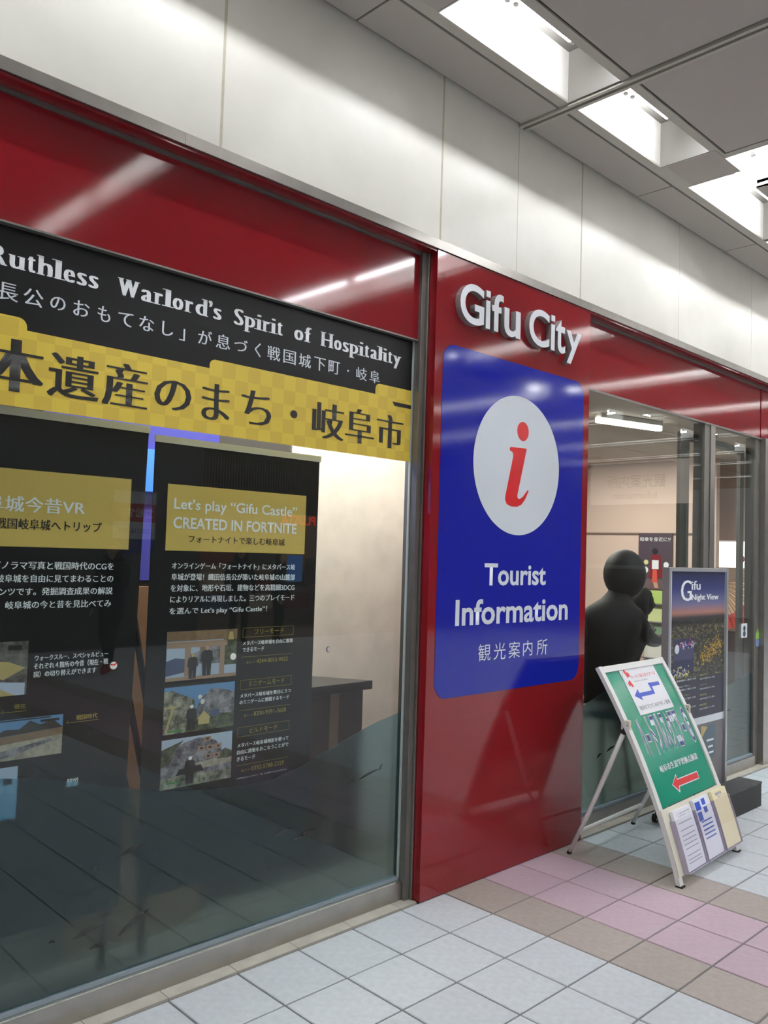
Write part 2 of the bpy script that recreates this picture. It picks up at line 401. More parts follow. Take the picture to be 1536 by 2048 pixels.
for p, q, wd in (((1.485, .515), (1.60, .545), .009), ((1.385, .498), (1.415, .490), .007), ((1.491, .23), (1.622, .300), .012), ((1.33, .272), (1.44, .292), .012), ((1.245, .285), (1.268, .279), .006), ((1.39, .221), (1.436, .216), .008),
                 ((2.19, .444), (2.312, .462), .007), ((2.287, .403), (2.42, .436), .008), ((2.12, .449), (2.15, .443), .006), ((2.59, .592), (2.64, .604), .007), ((2.66, .600), (2.812, .632), .007), ((2.79, .618), (2.815, .655), .005)):
    bm = bm_new(); leaf(bm, p, q, wd, 2.8562, .006); obj('fish_print', bm, fishm, ff, norm=False)
# door stickers: round anti-collision buttons
for k, x in enumerate((.93, 1.429, 1.940, 2.443)):
    t = thing('glass_marker', ['round white safety marker at the left edge of the display window', 'round white safety marker with a red streak over the left black poster', 'round white safety marker beside the top photo of the right black poster', 'round safety marker on the clear glass right of the black posters'][k], 'marker', (x, 2.8478, 1.21), 0, 'round safety markers on the glass')
    bm = bm_new(); prism(bm, disc(0, 0, .0135, 24), -.003, -.0005); obj('disc', bm, [whitepl, whitepl, whitepl, steeld][k], t)
    if k == 1:
        bm = bm_new(); prism(bm, [(-.0132, .002), (-.011, .007), (.0, .004), (.008, .009), (.011, .0105), (.012, .006), (.004, 0), (-.006, .001)], -.0034, -.0031); obj('red_mark', bm, prred, t)
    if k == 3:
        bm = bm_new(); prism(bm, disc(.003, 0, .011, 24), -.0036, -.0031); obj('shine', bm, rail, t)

# ---- banner on the glass
ban = thing('banner', 'black and yellow banner with large Japanese lettering across the top of the display window', 'banner', (2, 2.846, 2.09))
part(bxo('black_field', (-.2, 2.924, 2.8445, 2.8475, 2.35, 2.686), bk), ban)
yc = bpy.data.materials.new('yellow_check'); yc.use_nodes = True
_n = yc.node_tree.nodes; _l = yc.node_tree.links; _p = _n['Principled BSDF']; _p.inputs['Roughness'].default_value = .4
_t = _n.new('ShaderNodeTexCoord'); _c = _n.new('ShaderNodeTexChecker'); _c.inputs['Scale'].default_value = 1/.0615
_c.inputs['Color1'].default_value = srgb(226, 198, 74); _c.inputs['Color2'].default_value = srgb(214, 184, 70)
_m = _n.new('ShaderNodeMapping'); _m.inputs['Location'].default_value = (.011, .4, .013); _m.inputs['Scale'].default_value = (1, .0001, 1)
_l.new(_t.outputs['Object'], _m.inputs[0]); _l.new(_m.outputs[0], _c.inputs[0]); _l.new(_c.outputs[0], _p.inputs[0])
def arc(cx, cz, r, a0, a1, n=6): return [(cx+r*math.cos(math.radians(a0+(a1-a0)*k/n)), cz+r*math.sin(math.radians(a0+(a1-a0)*k/n))) for k in range(n+1)]
yp = [(-.2, 2.092), (2.924, 2.092), (2.924, 2.441)]+[(2.70, 2.441)]+arc(2.702, 2.415, .026, 90, 180)[1:]+[(2.676, 2.389)]+[(1.795, 2.389)]+arc(1.799, 2.364, .025, 90, 180)[1:]+[(1.774, 2.351)]+[(1.062, 2.352)]+arc(1.032, 2.361, .030, 0, 90)+[(-.2, 2.391)]
bm = bm_new(); prism(bm, yp, 2.8425, 2.8475); part(obj('yellow_field', bm, yc), ban)
def ptext(par, s, x0, x1, z0, z1, y, m, **k):
    o = text(s, x0, x1, z0, z1, y, m, None, **k); part(o, par); return o
# serif English line: narrow glyphs, thick stems, small slab serifs
SER = {'R': [(.0, .36, 0, .05), (0, .3, .95, 1), (.7, 1.02, 0, .05)], 'u': [(-.08, .2, .93, 1), (.5, .8, .93, 1), (.75, 1.08, 0, .07)], 't': [(.35, 1.02, 0, .05)],
       'h': [(-.1, .45, 0, .05), (.6, 1.08, 0, .05), (-.12, .2, .95, 1)], 'l': [(-.6, 1.6, 0, .05), (-.6, .6, .95, 1)], 'W': [(-.05, .25, .95, 1), (.35, .62, .95, 1), (.78, 1.05, .95, 1)],
       'r': [(-.15, .7, 0, .06), (-.2, .3, .93, 1)], 'd': [(.7, 1.1, 0, .05), (.5, .9, .95, 1)], 'i': [(-.6, 1.6, 0, .05), (-.6, .6, .64, .69)], 'p': [(-.1, .5, 0, .05), (-.15, .2, .93, 1)],
       'H': [(-.08, .38, 0, .05), (.62, 1.08, 0, .05), (-.08, .38, .95, 1), (.62, 1.08, .95, 1)], 'f': [(-.05, .85, 0, .05)], 'a': [(.8, 1.15, 0, .07)],
       'y': [(-.12, .4, .95, 1), (.65, 1.1, .95, 1)], 'S': [], 's': []}
ADV = {'R': 1.28, 'u': 1.12, 't': .74, 'h': 1.14, 'l': .60, 'e': .94, 's': .84, 'W': 1.75, 'a': 1.0, 'r': .86, 'o': 1.0, 'd': 1.14, '’': .40, 'S': 1.08, 'p': 1.14, 'i': .60, 'f': .74, 'H': 1.45, 'y': 1.05}
HT = {'R': (0, 1), 'W': (0, 1), 'S': (-.02, 1.02), 'H': (0, 1), 'h': (0, 1.04), 'l': (0, 1.04), 'd': (0, 1.04), 'f': (0, 1.04), 't': (0, .86), 'i': (0, 1.0), 'p': (-.32, .68), 'y': (-.32, .66), '’': (.66, 1.06)}
def serif_word(par, word, X0, X1, z0, cap, y, m):
    tot = sum(ADV[c] for c in word); u = (X1-X0)/tot; x = X0
    big = bm_new()
    for ch in word:
        a = ADV[ch]*u; lo, hi = HT.get(ch, (-.01, .68)); st = u*.20
        if ch in 'li’': st = u*.16
        pad = a*.07 if ch not in 'lirt' else a*.14
        b = fit(glyphs(ch, -.012), x+pad, x+a-pad, z0+lo*cap, z0+hi*cap, smear=st, n=5, serifs=SER.get(ch))
        me = bpy.data.meshes.new('g'); b.to_mesh(me); b.free(); big.from_mesh(me); x += a
    o = obj('lettering', place(big, y), m, None, norm=False); part(o, par); return o
yT = 2.8435; z0 = 2.552; cap = .063
for wd, a, b in (('Ruthless', .925, 1.306), ('Warlord’s', 1.372, 1.822), ('Spirit', 1.874, 2.128), ('of', 2.182, 2.283), ('Hospitality', 2.333, 2.84)):
    serif_word(ban, wd, a, b, z0, cap, yT, txtw)
ln2 = '「信長公のおもてなし」が息づく戦国城下町・岐阜'
pit2 = (2.636-.962)/20.0
for k, ch in enumerate(ln2):
    i = k-2; x = .957+pit2*i
    hw = .0335; zz0, zz1 = 2.439, 2.497
    bxz = {'の': (.1, .9, .1, .88), 'お': (.06, .94, .04, .98), 'も': (.14, .86, .02, .98), 'て': (.06, .94, .04, .9), 'な': (.05, .95, .04, .98), 'し': (.2, .9, .04, .96), '」': (.05, .42, -.05, .75), 'が': (.03, .97, .02, .98), 'づ': (.03, 1, .1, .95), 'く': (.3, .75, 0, 1), '・': (.42, .58, .42, .58), '「': (.5, .9, .25, 1.05)}.get(ch, (.0, 1, 0, 1))
    wz = 2*hw; ptext(ban, ch, x+wz*bxz[0]+.004, x+wz*bxz[1]+.004, zz0+(zz1-zz0)*bxz[2], zz0+(zz1-zz0)*bxz[3], yT, prwhite, off=-.004, smear=.0022, n=2)
yB = 2.8415
for ch, a, b, c, d in (('日', .80, .93, 2.142, 2.30), ('本', .935, 1.125, 2.140, 2.315), ('遺', 1.137, 1.323, 2.146, 2.298), ('産', 1.334, 1.512, 2.146, 2.304), ('の', 1.539, 1.697, 2.163, 2.275), ('ま', 1.743, 1.874, 2.148, 2.293), ('ち', 1.928, 2.08, 2.156, 2.295), ('・', 2.179, 2.218, 2.209, 2.244), ('岐', 2.300, 2.485, 2.143, 2.301), ('阜', 2.493, 2.674, 2.144, 2.302), ('市', 2.689, 2.868, 2.144, 2.301)):
    ptext(ban, ch, a, b, c, d, yB, ink, off=(0 if ch in '・遺' else -.014), smear=(.0 if ch == '・' else .026 if ch in '本' else .016 if ch in '産岐阜市日' else .009 if ch == '遺' else .013), n=12)
bm = bm_new(); bm.faces.new([bm.verts.new((x, yB, z)) for x, z in ((2.802, 2.351), (2.924, 2.351), (2.924, 2.369), (2.788, 2.370))]); part(obj('brush_bar', bm, ink, norm=False), ban)

# ---- hanging posters behind the glass
YP = 2.95
def frame_rect(bm, x0, x1, z0, z1, y, t=.0018):
    rect(bm, x0, x1, z0, z0+t, y); rect(bm, x0, x1, z1-t, z1, y); rect(bm, x0, x0+t, z0, z1, y); rect(bm, x1-t, x1, z0, z1, y)
def mk_rock(name, c1, c2, sc=24):
    m = bpy.data.materials.new(name); m.use_nodes = True; n = m.node_tree.nodes; l = m.node_tree.links; p = n['Principled BSDF']; p.inputs['Roughness'].default_value = .5
    t = n.new('ShaderNodeTexCoord'); q = n.new('ShaderNodeTexNoise'); q.inputs['Scale'].default_value = sc; q.inputs['Detail'].default_value = 9; q.inputs['Roughness'].default_value = .75
    r = n.new('ShaderNodeValToRGB'); r.color_ramp.elements[0].position = .4; r.color_ramp.elements[1].position = .6
    r.color_ramp.elements[0].color = srgb(*c1); r.color_ramp.elements[1].color = srgb(*c2)
    l.new(t.outputs['Object'], q.inputs[0]); l.new(q.outputs[0], r.inputs[0]); l.new(r.outputs[0], p.inputs[0]); return m
rockA = mk_rock('print_rock_warm', (52, 56, 44), (176, 172, 150)); rockB = mk_rock('print_rock_grey', (60, 58, 66), (160, 156, 160)); leafy = mk_rock('print_trees', (24, 34, 22), (96, 104, 72), 40)
sandp = mk_rock('print_sand', (150, 142, 124), (190, 182, 162), 30); cityp = mk_rock('print_relief_map', (56, 58, 56), (120, 116, 108), 16)
skyp = mat('print_sky', (96, 142, 190), .5); skyl = mat('print_sky_pale', (182, 196, 216), .5); woodp = mat('print_wood', (134, 106, 78), .5, noise=.2, nscale=40)
woodl = mat('print_wood_light', (164, 134, 112), .5); roofp = mat('print_roof', (56, 52, 50), .5, noise=.2, nscale=60); tanp = mat('print_tan', (190, 170, 110), .5); bluep = mat('print_blue_roof', (72, 84, 120), .5, noise=.2, nscale=50)
greenp = mat('print_green', (60, 140, 60), .5); darkp = mat('print_dark_figure', (30, 28, 30), .5); skinp = mat('print_skin', (190, 150, 125), .5)
def picture(par, x0, x1, z0, z1, y, layers):
    """printed photograph: flat coloured fields on the sheet"""
    mats = []; bm = bm_new(); W, H = x1-x0, z1-z0
    for k, (m, poly) in enumerate(layers):
        if m not in mats: mats.append(m)
        f = bm.faces.new([bm.verts.new((x0+W*px, y-.00025*k, z0+H*pz)) for px, pz in poly]); f.material_index = mats.index(m)
    o = obj('printed_photo', bm, mats, None, norm=False); part(o, par); return o
FULL = [(0, 0), (1, 0), (1, 1), (0, 1)]
def R_(a, b, c, d): return [(a, c), (b, c), (b, d), (a, d)]
def person_print(cx, z0, h, body, head=None):
    w_ = h*.10
    return [(body, [(cx-w_*.9, z0), (cx-w_*.1, z0), (cx, z0+h*.4), (cx+w_*.1, z0), (cx+w_*.9, z0), (cx+w_*1.1, z0+h*.5), (cx+w_*1.5, z0+h*.45), (cx+w_*1.2, z0+h*.8), (cx+w_*.4, z0+h*.86), (cx-w_*.4, z0+h*.86), (cx-w_*1.2, z0+h*.8), (cx-w_*1.5, z0+h*.45), (cx-w_*1.1, z0+h*.5)]),
            (head or skinp, [(cx+w_*.45*math.cos(a), z0+h*.92+h*.075*math.sin(a)) for a in [k*math.pi/5 for k in range(10)]])]

pl = thing('hanging_poster', 'black hanging poster with two castle view photos at the left edge of the window', 'poster', (1.2, YP, .3))
bm = bm_new(); prism(bm, [(.55, .30), (1.543, .30), (1.553, .734), (1.566, 1.27), (1.5825, 2.078), (.55, 2.078)], YP, YP+.003); part(obj('sheet', bm, bk), pl); part(bxo('top_rail', (.55, 1.585, YP-.006, YP+.008, 2.077, 2.104), rail), pl)
part(bxo('gold_box', (.56, 1.519, YP-.0012, YP-.0004, 1.627, 1.894), gold), pl)
yt = YP-.0022
ptext(pl, '岐阜城今昔VR', .925, 1.342, 1.747, 1.801, yt, txtw, off=.008)
ptext(pl, '戦国岐阜城へトリップ', 1.030, 1.408, 1.687, 1.724, yt, ink, off=.005)
yt2 = YP-.0008
for s, a, b, c, d in (('パノラマ写真と戦国時代のCGを', 1.026, 1.464, 1.549, 1.577), ('岐阜城を自由に見てまわることの', 1.043, 1.464, 1.504, 1.531), ('コンテンツです。発掘調査成果の解説', .967, 1.463, 1.459, 1.486), ('てください！岐阜城の今と昔を見比べてみ', .90, 1.460, 1.413, 1.440),
                      ('ウォークスルー、スペシャルビュー', 1.187, 1.457, 1.230, 1.250), ('それぞれ４箇所の今昔（現在・戦', 1.185, 1.459, 1.201, 1.223), ('国）の切り替えができます', 1.186, 1.414, 1.173, 1.194), ('解説', 1.323, 1.366, .773, .803)):
    ptext(pl, s, a, b, c, d, yt2, txtw, off=.008)
ptext(pl, '現在', 1.124, 1.164, 1.070, 1.087, yt2, txty); ptext(pl, '戦国時代', 1.347, 1.427, 1.008, 1.026, yt2, txty, off=.004)
bm = bm_new(); rect(bm, 1.081, 1.167, 1.061, 1.0625, yt2); rect(bm, 1.310, 1.432, 1.001, 1.0025, yt2)
for xx, zz in ((1.081, 1.062), (1.310, 1.002)): bm.faces.new([bm.verts.new((a, yt2, b)) for a, b in ((xx, zz), (xx+.0015, zz), (xx+.010, zz+.009), (xx+.0085, zz+.009))])
part(obj('leader_line', bm, txty, norm=False), pl)
picture(pl, .85, 1.163, 1.118, 1.302, yt2, [(cityp, FULL), (tanp, [(.45, .42), (.75, .30), (.98, .5), (.8, .62), (.6, .66)]), (skyl, [(.3, 0), (.98, 0), (.98, .22), (.6, .28), (.3, .2)]), (tanp, [(.6, .0), (.72, .13), (.88, .0)]), (darkp, R_(.78, .93, .84, .93))])
picture(pl, .85, 1.298, .898, 1.036, yt2, [(sandp, FULL), (skyp, R_(0, 1, .55, 1)), (leafy, [(0, .5), (.52, .5), (.5, .72), (.4, .82), (.25, .95), (0, .9)]), (woodp, [(.45, .38), (1, .5), (1, .68), (.48, .58)]), (roofp, [(.44, .58), (.55, .76), (.66, .74), (.74, .93), (.82, .8), (.92, .9), (1, .68)]), (rockB, [(.35, .0), (.62, .1), (.98, .42), (.9, .42), (.5, .22)]), (darkp, R_(.82, .97, .86, .92)), (darkp, R_(0, .9, .955, .985))])
picture(pl, .85, 1.148, .70, .876, yt2, [(skyl, FULL), (bluep, R_(.1, .8, .86, .94)), (darkp, R_(.58, .68, .66, .78)), (darkp, R_(.71, .81, .66, .78)), (darkp, R_(.84, .94, .66, .78)), (leafy, R_(0, .7, 0, .6))])

pr = thing('hanging_poster', 'black hanging poster with gold heading and three game screenshots, left of the clear glass', 'poster', (2.0, YP, .3))
part(bxo('sheet', (1.612, 2.440, YP, YP+.003, .30, 2.050), bk), pr); part(bxo('top_rail', (1.612, 2.444, YP-.006, YP+.008, 2.049, 2.076), rail), pr)
part(bxo('gold_box', (1.674, 2.369, YP-.0012, YP-.0004, 1.628, 1.890), gold), pr)
ptext(pr, 'Let’s play “Gifu Castle”', 1.704, 2.319, 1.780, 1.836, yt, txtw, off=.016)
ptext(pr, 'CREATED IN FORTNITE', 1.704, 2.319, 1.716, 1.762, yt, txtw, off=.020)
ptext(pr, 'フォートナイトで楽しむ岐阜城', 1.776, 2.256, 1.662, 1.692, yt, ink, off=.006)
for s, a, b, c, d in (('オンラインゲーム「フォートナイト」にメタバース岐', 1.706, 2.320, 1.556, 1.582), ('阜城が登場！織田信長公が築いた岐阜城の山麓部', 1.706, 2.321, 1.511, 1.538), ('を対象に、地形や石垣、建物などを高精細3DCG', 1.705, 2.321, 1.466, 1.494), ('によりリアルに再現しました。三つのプレイモード', 1.705, 2.321, 1.422, 1.449), ('を選んで Let’s play “Gifu Castle”！', 1.704, 2.175, 1.373, 1.402),
                      ('メタバース岐阜城を自由に散策', 2.056, 2.322, 1.237, 1.255), ('できるモード', 2.056, 2.167, 1.210, 1.228), ('メタバース岐阜城を舞台に３つ', 2.053, 2.320, 1.018, 1.036), ('のミニゲームに挑戦するモード', 2.051, 2.312, .991, 1.009), ('メタバース岐阜城地形を使って', 2.049, 2.317, .812, .830), ('自由に建築をおこなうことがで', 2.048, 2.318, .784, .802), ('きるモード', 2.049, 2.141, .756, .774)):
    ptext(pr, s, a, b, c, d, yt2, txtw, off=.006)
for s, a, b, c, d in (('フリーモード', 2.115, 2.269, 1.281, 1.303), ('ミニゲームモード', 2.095, 2.283, 1.063, 1.086), ('ビルドモード', 2.109, 2.253, .866, .888), ('4344-8053-9022', 2.130, 2.297, 1.159, 1.176), ('8200-9391-3658', 2.126, 2.297, .937, .955), ('0392-5788-2329', 2.125, 2.295, .708, .726), ('島コード', 2.079, 2.120, 1.159, 1.170), ('島コード', 2.077, 2.119, .937, .948), ('島コード', 2.074, 2.118, .709, .720)):
    ptext(pr, s, a, b, c, d, yt2, txty)
ptext(pr, 'この作品は Epic Games によりスポンサー、承認、または運営されているものではありません。', 2.050, 2.315, .681, .688, yt2, txtw)
bm = bm_new()
for a, b, c, d in ((2.054, 2.324, 1.271, 1.311), (2.052, 2.322, 1.052, 1.092), (2.047, 2.318, .856, .896)): frame_rect(bm, a, b, c, d, yt2, .0012)
for a, b, c in ((2.052, 2.321, 1.188), (2.050, 2.320, .965), (2.047, 2.318, .737)): rect(bm, a, b, c, c+.0012, yt2)
part(obj('rule_lines', bm, txty, norm=False), pr)
picture(pr, 1.699, 2.026, 1.115, 1.309, yt2, [(skyl, FULL), (rockB, [(.3, .3), (1, .3), (1, .8), (.7, .75), (.5, .6), (.3, .5)]), (bluep, [(0, .1), (.42, .2), (.3, .42), (.12, .46), (0, .4)]), (leafy, R_(.8, 1, .25, .9)), (woodp, R_(0, 1, .8, 1)), (woodl, R_(0, .85, .66, .78)), (woodl, R_(.25, .33, .08, .7)), (woodl, R_(.75, .82, 0, .7)), (woodl, R_(0, 1, 0, .07)), (woodp, R_(.46, .56, .58, .66)), (tanp, [(.86, .78), (.95, .78), (.93, .95), (.88, .95)])]+person_print(.36, .02, .52, darkp, tanp)+person_print(.56, .06, .62, darkp))
picture(pr, 1.697, 2.024, .908, 1.091, yt2, [(skyp, FULL), (rockA, [(0, 0), (.45, 0), (.42, .7), (.25, .82), (.1, .93), (0, .9)]), (rockB, [(.38, 0), (1, 0), (1, .78), (.85, .85), (.66, .9), (.52, .72), (.45, .5)]), (leafy, [(.3, 0), (1, 0), (1, .3), (.7, .35), (.5, .25), (.35, .45)]), (bluep, R_(.66, .78, .28, .42)), (tanp, [(.46, .26), (.56, .42), (.66, .26)]), (tanp, R_(.48, .64, .13, .26)), (tanp, [(.02, .05), (.05, .05), (.14, .55), (.11, .55)]), (tanp, R_(.0, .17, .55, .59)), (greenp, R_(.06, .26, .04, .08)), (whitepl, [(.53+.03*math.cos(a), .63+.06*math.sin(a)) for a in [k*math.pi/4 for k in range(8)]]), (whitepl, [(.49+.03*math.cos(a), .74+.05*math.sin(a)) for a in [k*math.pi/4 for k in range(8)]])]+person_print(.38, .04, .55, darkp, txtw))
picture(pr, 1.695, 2.021, .696, .888, yt2, [(skyl, FULL), (rockB, [(0, .1), (1, .1), (1, .42), (.86, .6), (.76, .85), (.62, .93), (.5, .96), (.32, .9), (.0, .7)]), (leafy, [(0, .45), (.14, .55), (.17, .75), (.3, .95), (.1, .85), (0, .8)]), (rockA, R_(0, 1, 0, .22)), (sandp, [(.4, .3), (1, .34), (1, .5), (.45, .44)]), (leafy, [(.78, .45), (1, .45), (1, .58), (.9, .66), (.82, .6)]), (darkp, [(.2, .24), (.6, .26), (.55, .4), (.25, .36)]), (greenp, R_(.08, .26, .10, .13))]+sum([[(woodl, R_(a, a+.1, b, b+.1)), (darkp, R_(a+.03, a+.07, b+.03, b+.07))] for a, b in ((.58, .86), (.5, .68), (.62, .68), (.74, .68), (.6, .5), (.72, .5))], [])+person_print(.39, .05, .56, darkp, txtw))

# ================================================================= RED PILLAR
pil = thing('sign_pillar', 'tall glossy red pillar with blue tourist information panel and raised white letters', 'sign', (3.657, 2.77, 0))
part(bxo('red_cladding', (2.970, 4.345, 2.741, 2.84, .002, 3.139), red, bev=.002), pil)
bm = bm_new(); prism(bm, rrect(3.028, 4.281, .943, 2.690, .085, 10), 2.7392, 2.7408); part(obj('blue_panel', bm, blue), pil)
bm = bm_new(); prism(bm, disc(3.657, 2.138, .380, 96, .376), 2.7378, 2.7391); part(obj('white_disc', bm, prwhite), pil)
bm = bm_new(); prism(bm, disc(3.688, 2.328, .051, 40, .052), 2.7366, 2.7377)
# slanted serif stem of the "i"
st = [(3.575, 2.226), (3.585, 2.232), (3.718, 2.238), (3.724, 2.233), (3.652, 1.985), (3.650, 1.968), (3.656, 1.960), (3.672, 1.958), (3.700, 1.972), (3.742, 2.012), (3.750, 2.006), (3.722, 1.962), (3.690, 1.930), (3.650, 1.915), (3.600, 1.914), (3.560, 1.924), (3.545, 1.946), (3.546, 1.965), (3.606, 2.180), (3.606, 2.198), (3.596, 2.208), (3.577, 2.212)]
prism(bm, st, 2.7366, 2.7377); part(obj('letter_i', bm, prred), pil)
yl = 2.7385
ptext(pil, 'Tourist', 3.389, 3.932, 1.492, 1.608, yl, prwhite, off=.022)
ptext(pil, 'Information', 3.169, 4.156, 1.292, 1.424, yl, prwhite, off=.022)
for k, ch in enumerate('観光案内所'):
    a = 3.355+k*.1265; ptext(pil, ch, a, a+(.100 if ch not in '内' else .085), 1.106+.004*(ch == '内'), 1.193, yl, prwhite, off=-.002)
# raised letters
lm = [mat('letter_face_white', (232, 234, 238), .35), mat('letter_side_grey', (150, 146, 144), .35, metal=.4)]
def raised(ch, x0, x1, z0, z1, off=.016):
    q_ = 2.707/2.68; x0 *= q_; x1 *= q_; z0 = CH+(z0-CH)*q_; z1 = CH+(z1-CH)*q_
    if ch == 'i':
        b = bm_new(); h_ = z1-z0
        box(b, 0, 1, 0, .74, -.5, .5); box(b, 0, 1, .83, 1, -.5, .5)
    else:
        me = glyphs(ch, off, 6, .5); b = bmesh.new(); b.from_mesh(me)
    xs = [v.co.x for v in b.verts]; ys = [v.co.y for v in b.verts]; a, a2, c, c2 = min(xs), max(xs), min(ys), max(ys)
    for v in b.verts:
        v.co = Vector((x0+(v.co.x-a)/(a2-a)*(x1-x0), 2.707 if v.co.z > 0 else 2.7405, z0+(v.co.y-c)/(c2-c)*(z1-z0)))
    bmesh.ops.recalc_face_normals(b, faces=b.faces)
    for f in b.faces: f.material_index = 0 if abs(f.normal.y) > .9 else 1
    part(obj('raised_letter', b, lm, norm=False), pil)
for ch, a, b, c, d in (('G', 3.077, 3.262, 2.798, 3.002), ('i', 3.277, 3.311, 2.801, 2.997), ('f', 3.325, 3.419, 2.801, 3.0), ('u', 3.428, 3.568, 2.798, 2.945), ('C', 3.645, 3.833, 2.798, 3.002), ('i', 3.849, 3.885, 2.801, 2.997), ('t', 3.895, 3.990, 2.799, 2.988), ('y', 4.000, 4.152, 2.757, 2.945)):
    raised(ch, a, b, c, d)

# ================================================================= RIGHT WINDOW AND DOORS
win2 = sempty('window_2', 'window right of the red pillar')
bxo('kick_plate', (4.35, 6.078, 2.82, 2.87, .004, .088), steel, win2, bev=.001)
bxo('glazing_bead', (4.35, 6.078, 2.838, 2.868, .0885, .105), mat('grey_gasket'), win2)
bxo('glass_pane', (4.35, 6.078, 2.848, 2.856, .105, 2.69), GLASS, win2)
bxo('glass_pane', (6.245, 7.03, 2.848, 2.856, .105, 2.69), GLASS, win2)
bxo('kick_plate', (6.245, 7.03, 2.82, 2.87, .004, .088), steel, win2, bev=.001); bxo('glazing_bead', (6.245, 7.03, 2.838, 2.868, .0885, .105), MC['grey_gasket'], win2)
bxo('frame_post', (6.08, 6.165, 2.83, 2.92, .004, 2.70), steeld, win2, bev=.001); bxo('frame_post', (6.166, 6.243, 2.822, 2.92, .004, 2.70), steel, win2, bev=.001)
bxo('frame_post', (7.032, 7.12, 2.835, 2.92, .004, 2.70), steeld, win2, bev=.001); bxo('frame_post', (7.121, 7.24, 2.79, 2.92, .004, 2.70), steel, win2, bev=.001)
fr = [(4.35, .71), (4.536, .75), (4.671, .783), (4.788, .81), (4.971, .832), (5.2, .84), (5.5, .82), (5.8, .775), (6.077, .72)]
bm = bm_new(); prism(bm, fr+[(6.077, .106), (4.35, .106)], 2.8565, 2.8585); f2 = obj('frosted_film', bm, FROST, win2)
fr = [(6.246, .70), (6.466, .683), (6.601, .695), (6.834, .719), (7.03, .760)]
bm = bm_new(); prism(bm, fr+[(7.03, .106), (6.246, .106)], 2.8565, 2.8585); obj('frosted_film', bm, FROST, win2)
for p, q in (((4.69, .40), (4.75, .425)), ((4.80, .425), (4.92, .45)), ((6.5, .47), (6.66, .50))):
    bm = bm_new(); leaf(bm, p, q, .009, 2.8562, .006); obj('fish_print', bm, fishm, f2, norm=False)
# sliding glass door beyond
door = sempty('door_1', 'sliding glass door at the right edge')
bxo('glass_pane', (7.242, 9.2, 2.848, 2.856, .09, 2.69), GLASS, door); bxo('kick_plate', (7.242, 9.2, 2.835, 2.87, .004, .09), steel, door)
bxo('door_stile', (5.90, 6.04, 2.93, 2.96, .02, 2.62), steeld, door, bev=.001); bxo('door_stile', (6.955, 7.03, 2.93, 2.96, .02, 2.62), steeld, door, bev=.001)
bxo('door_rail', (6.04, 6.955, 2.93, 2.96, 2.56, 2.62), steeld, door)
# door colour poster seen at the right edge
dp = thing('door_poster', 'tall red and blue poster on the glass door at the right edge', 'poster', (7.5, 2.86, .5))
picture(dp, 7.27, 7.9, .55, 1.62, 2.846, [(prwhite, FULL), (mat('print_pink', (190, 120, 140), .4), R_(0, 1, .86, 1)), (mat('print_navy', (60, 72, 128), .4), R_(0, 1, .42, .7)), (mat('print_redorange', (214, 74, 66), .4), R_(0, 1, 0, .38)), (txtw, R_(.1, .5, .5, .54)), (txtw, R_(.1, .6, .58, .62)), (prred, [(.0, .75), (.3, .75), (.15, .84)])])
part(bxo('backing', (7.27, 7.9, 2.8465, 2.8475, .55, 1.62), prwhite), dp)
# small stickers on the door glass (white square sign, green and blue drop)
st1 = thing('glass_sticker', 'small white sticker with two dark marks on the glass beside the poster stand', 'sticker', (6.86, 2.846, 1.05))
bm = bm_new(); prism(bm, rrect(-.055, .055, -.0, .115, .008, 3), -.001, .001); obj('backing', bm, prwhite, st1)
bm = bm_new(); prism(bm, disc(0, .075, .022, 14), -.0022, -.0012); prism(bm, disc(0, .032, .024, 14), -.0022, -.0012); obj('symbol', bm, mat('sticker_ink', (50, 60, 70), .5), st1)
st2 = thing('glass_sticker', 'green and blue drop shaped sticker on the dark door frame', 'sticker', (7.09, 2.833, 1.03))
bm = bm_new(); prism(bm, [(-.04, 0), (-.035, .04), (0, .09), (.035, .04), (.04, 0)], -.0015, .0); obj('upper_half', bm, mat('sticker_green', (140, 180, 90), .5), st2)
bm = bm_new(); prism(bm, [(-.04, -.002), (.04, -.002), (.035, -.05), (0, -.07), (-.035, -.05)], -.0015, .0); obj('lower_half', bm, mat('sticker_blue', (120, 140, 180), .5), st2)

# ================================================================= POSTER STAND + STEP
ps = thing('poster_stand', 'grey framed poster stand with a night view poster behind the green sign', 'sign', (5.39, 2.54, 0))
grey = mat('stand_grey', (112, 108, 112), .5)
part(bxo('board', (4.985, 5.795, 2.540, 2.565, .12, 1.585), grey), ps)
part(bxo('side_post', (4.958, 4.985, 2.525, 2.575, .05, 1.61), alu, bev=.003), ps); part(bxo('side_post', (5.793, 5.820, 2.525, 2.575, .05, 1.61), alu, bev=.003), ps)
part(bxo('top_rail', (4.986, 5.792, 2.527, 2.572, 1.585, 1.61), alu, bev=.002), ps)
part(bxo('base_bar', (4.955, 5.80, 2.50, 2.60, .045, .085), blackm, bev=.003), ps)
wheelm = mat('rubber_black', (25, 25, 26), .6)
def caster(x, y):
    bm = bm_new(); tube(bm, [(x, y-.012, .025), (x, y+.012, .025)], .0255, 20); o = obj('caster', bm, wheelm); part(o, ps)
    bm = bm_new(); tube(bm, [(x, y-.0135, .025), (x, y+.0135, .025)], .013, 14); c = obj('hub', bm, alu); c.parent = o
    bm = bm_new(); box(bm, x-.012, x+.012, y-.016, y-.014, .02, .05); box(bm, x-.012, x+.012, y+.014, y+.016, .02, .05); c = obj('fork', bm, steeld); c.parent = o
caster(5.02, 2.63); caster(5.02, 2.47); caster(5.76, 2.64)
YN = 2.5385
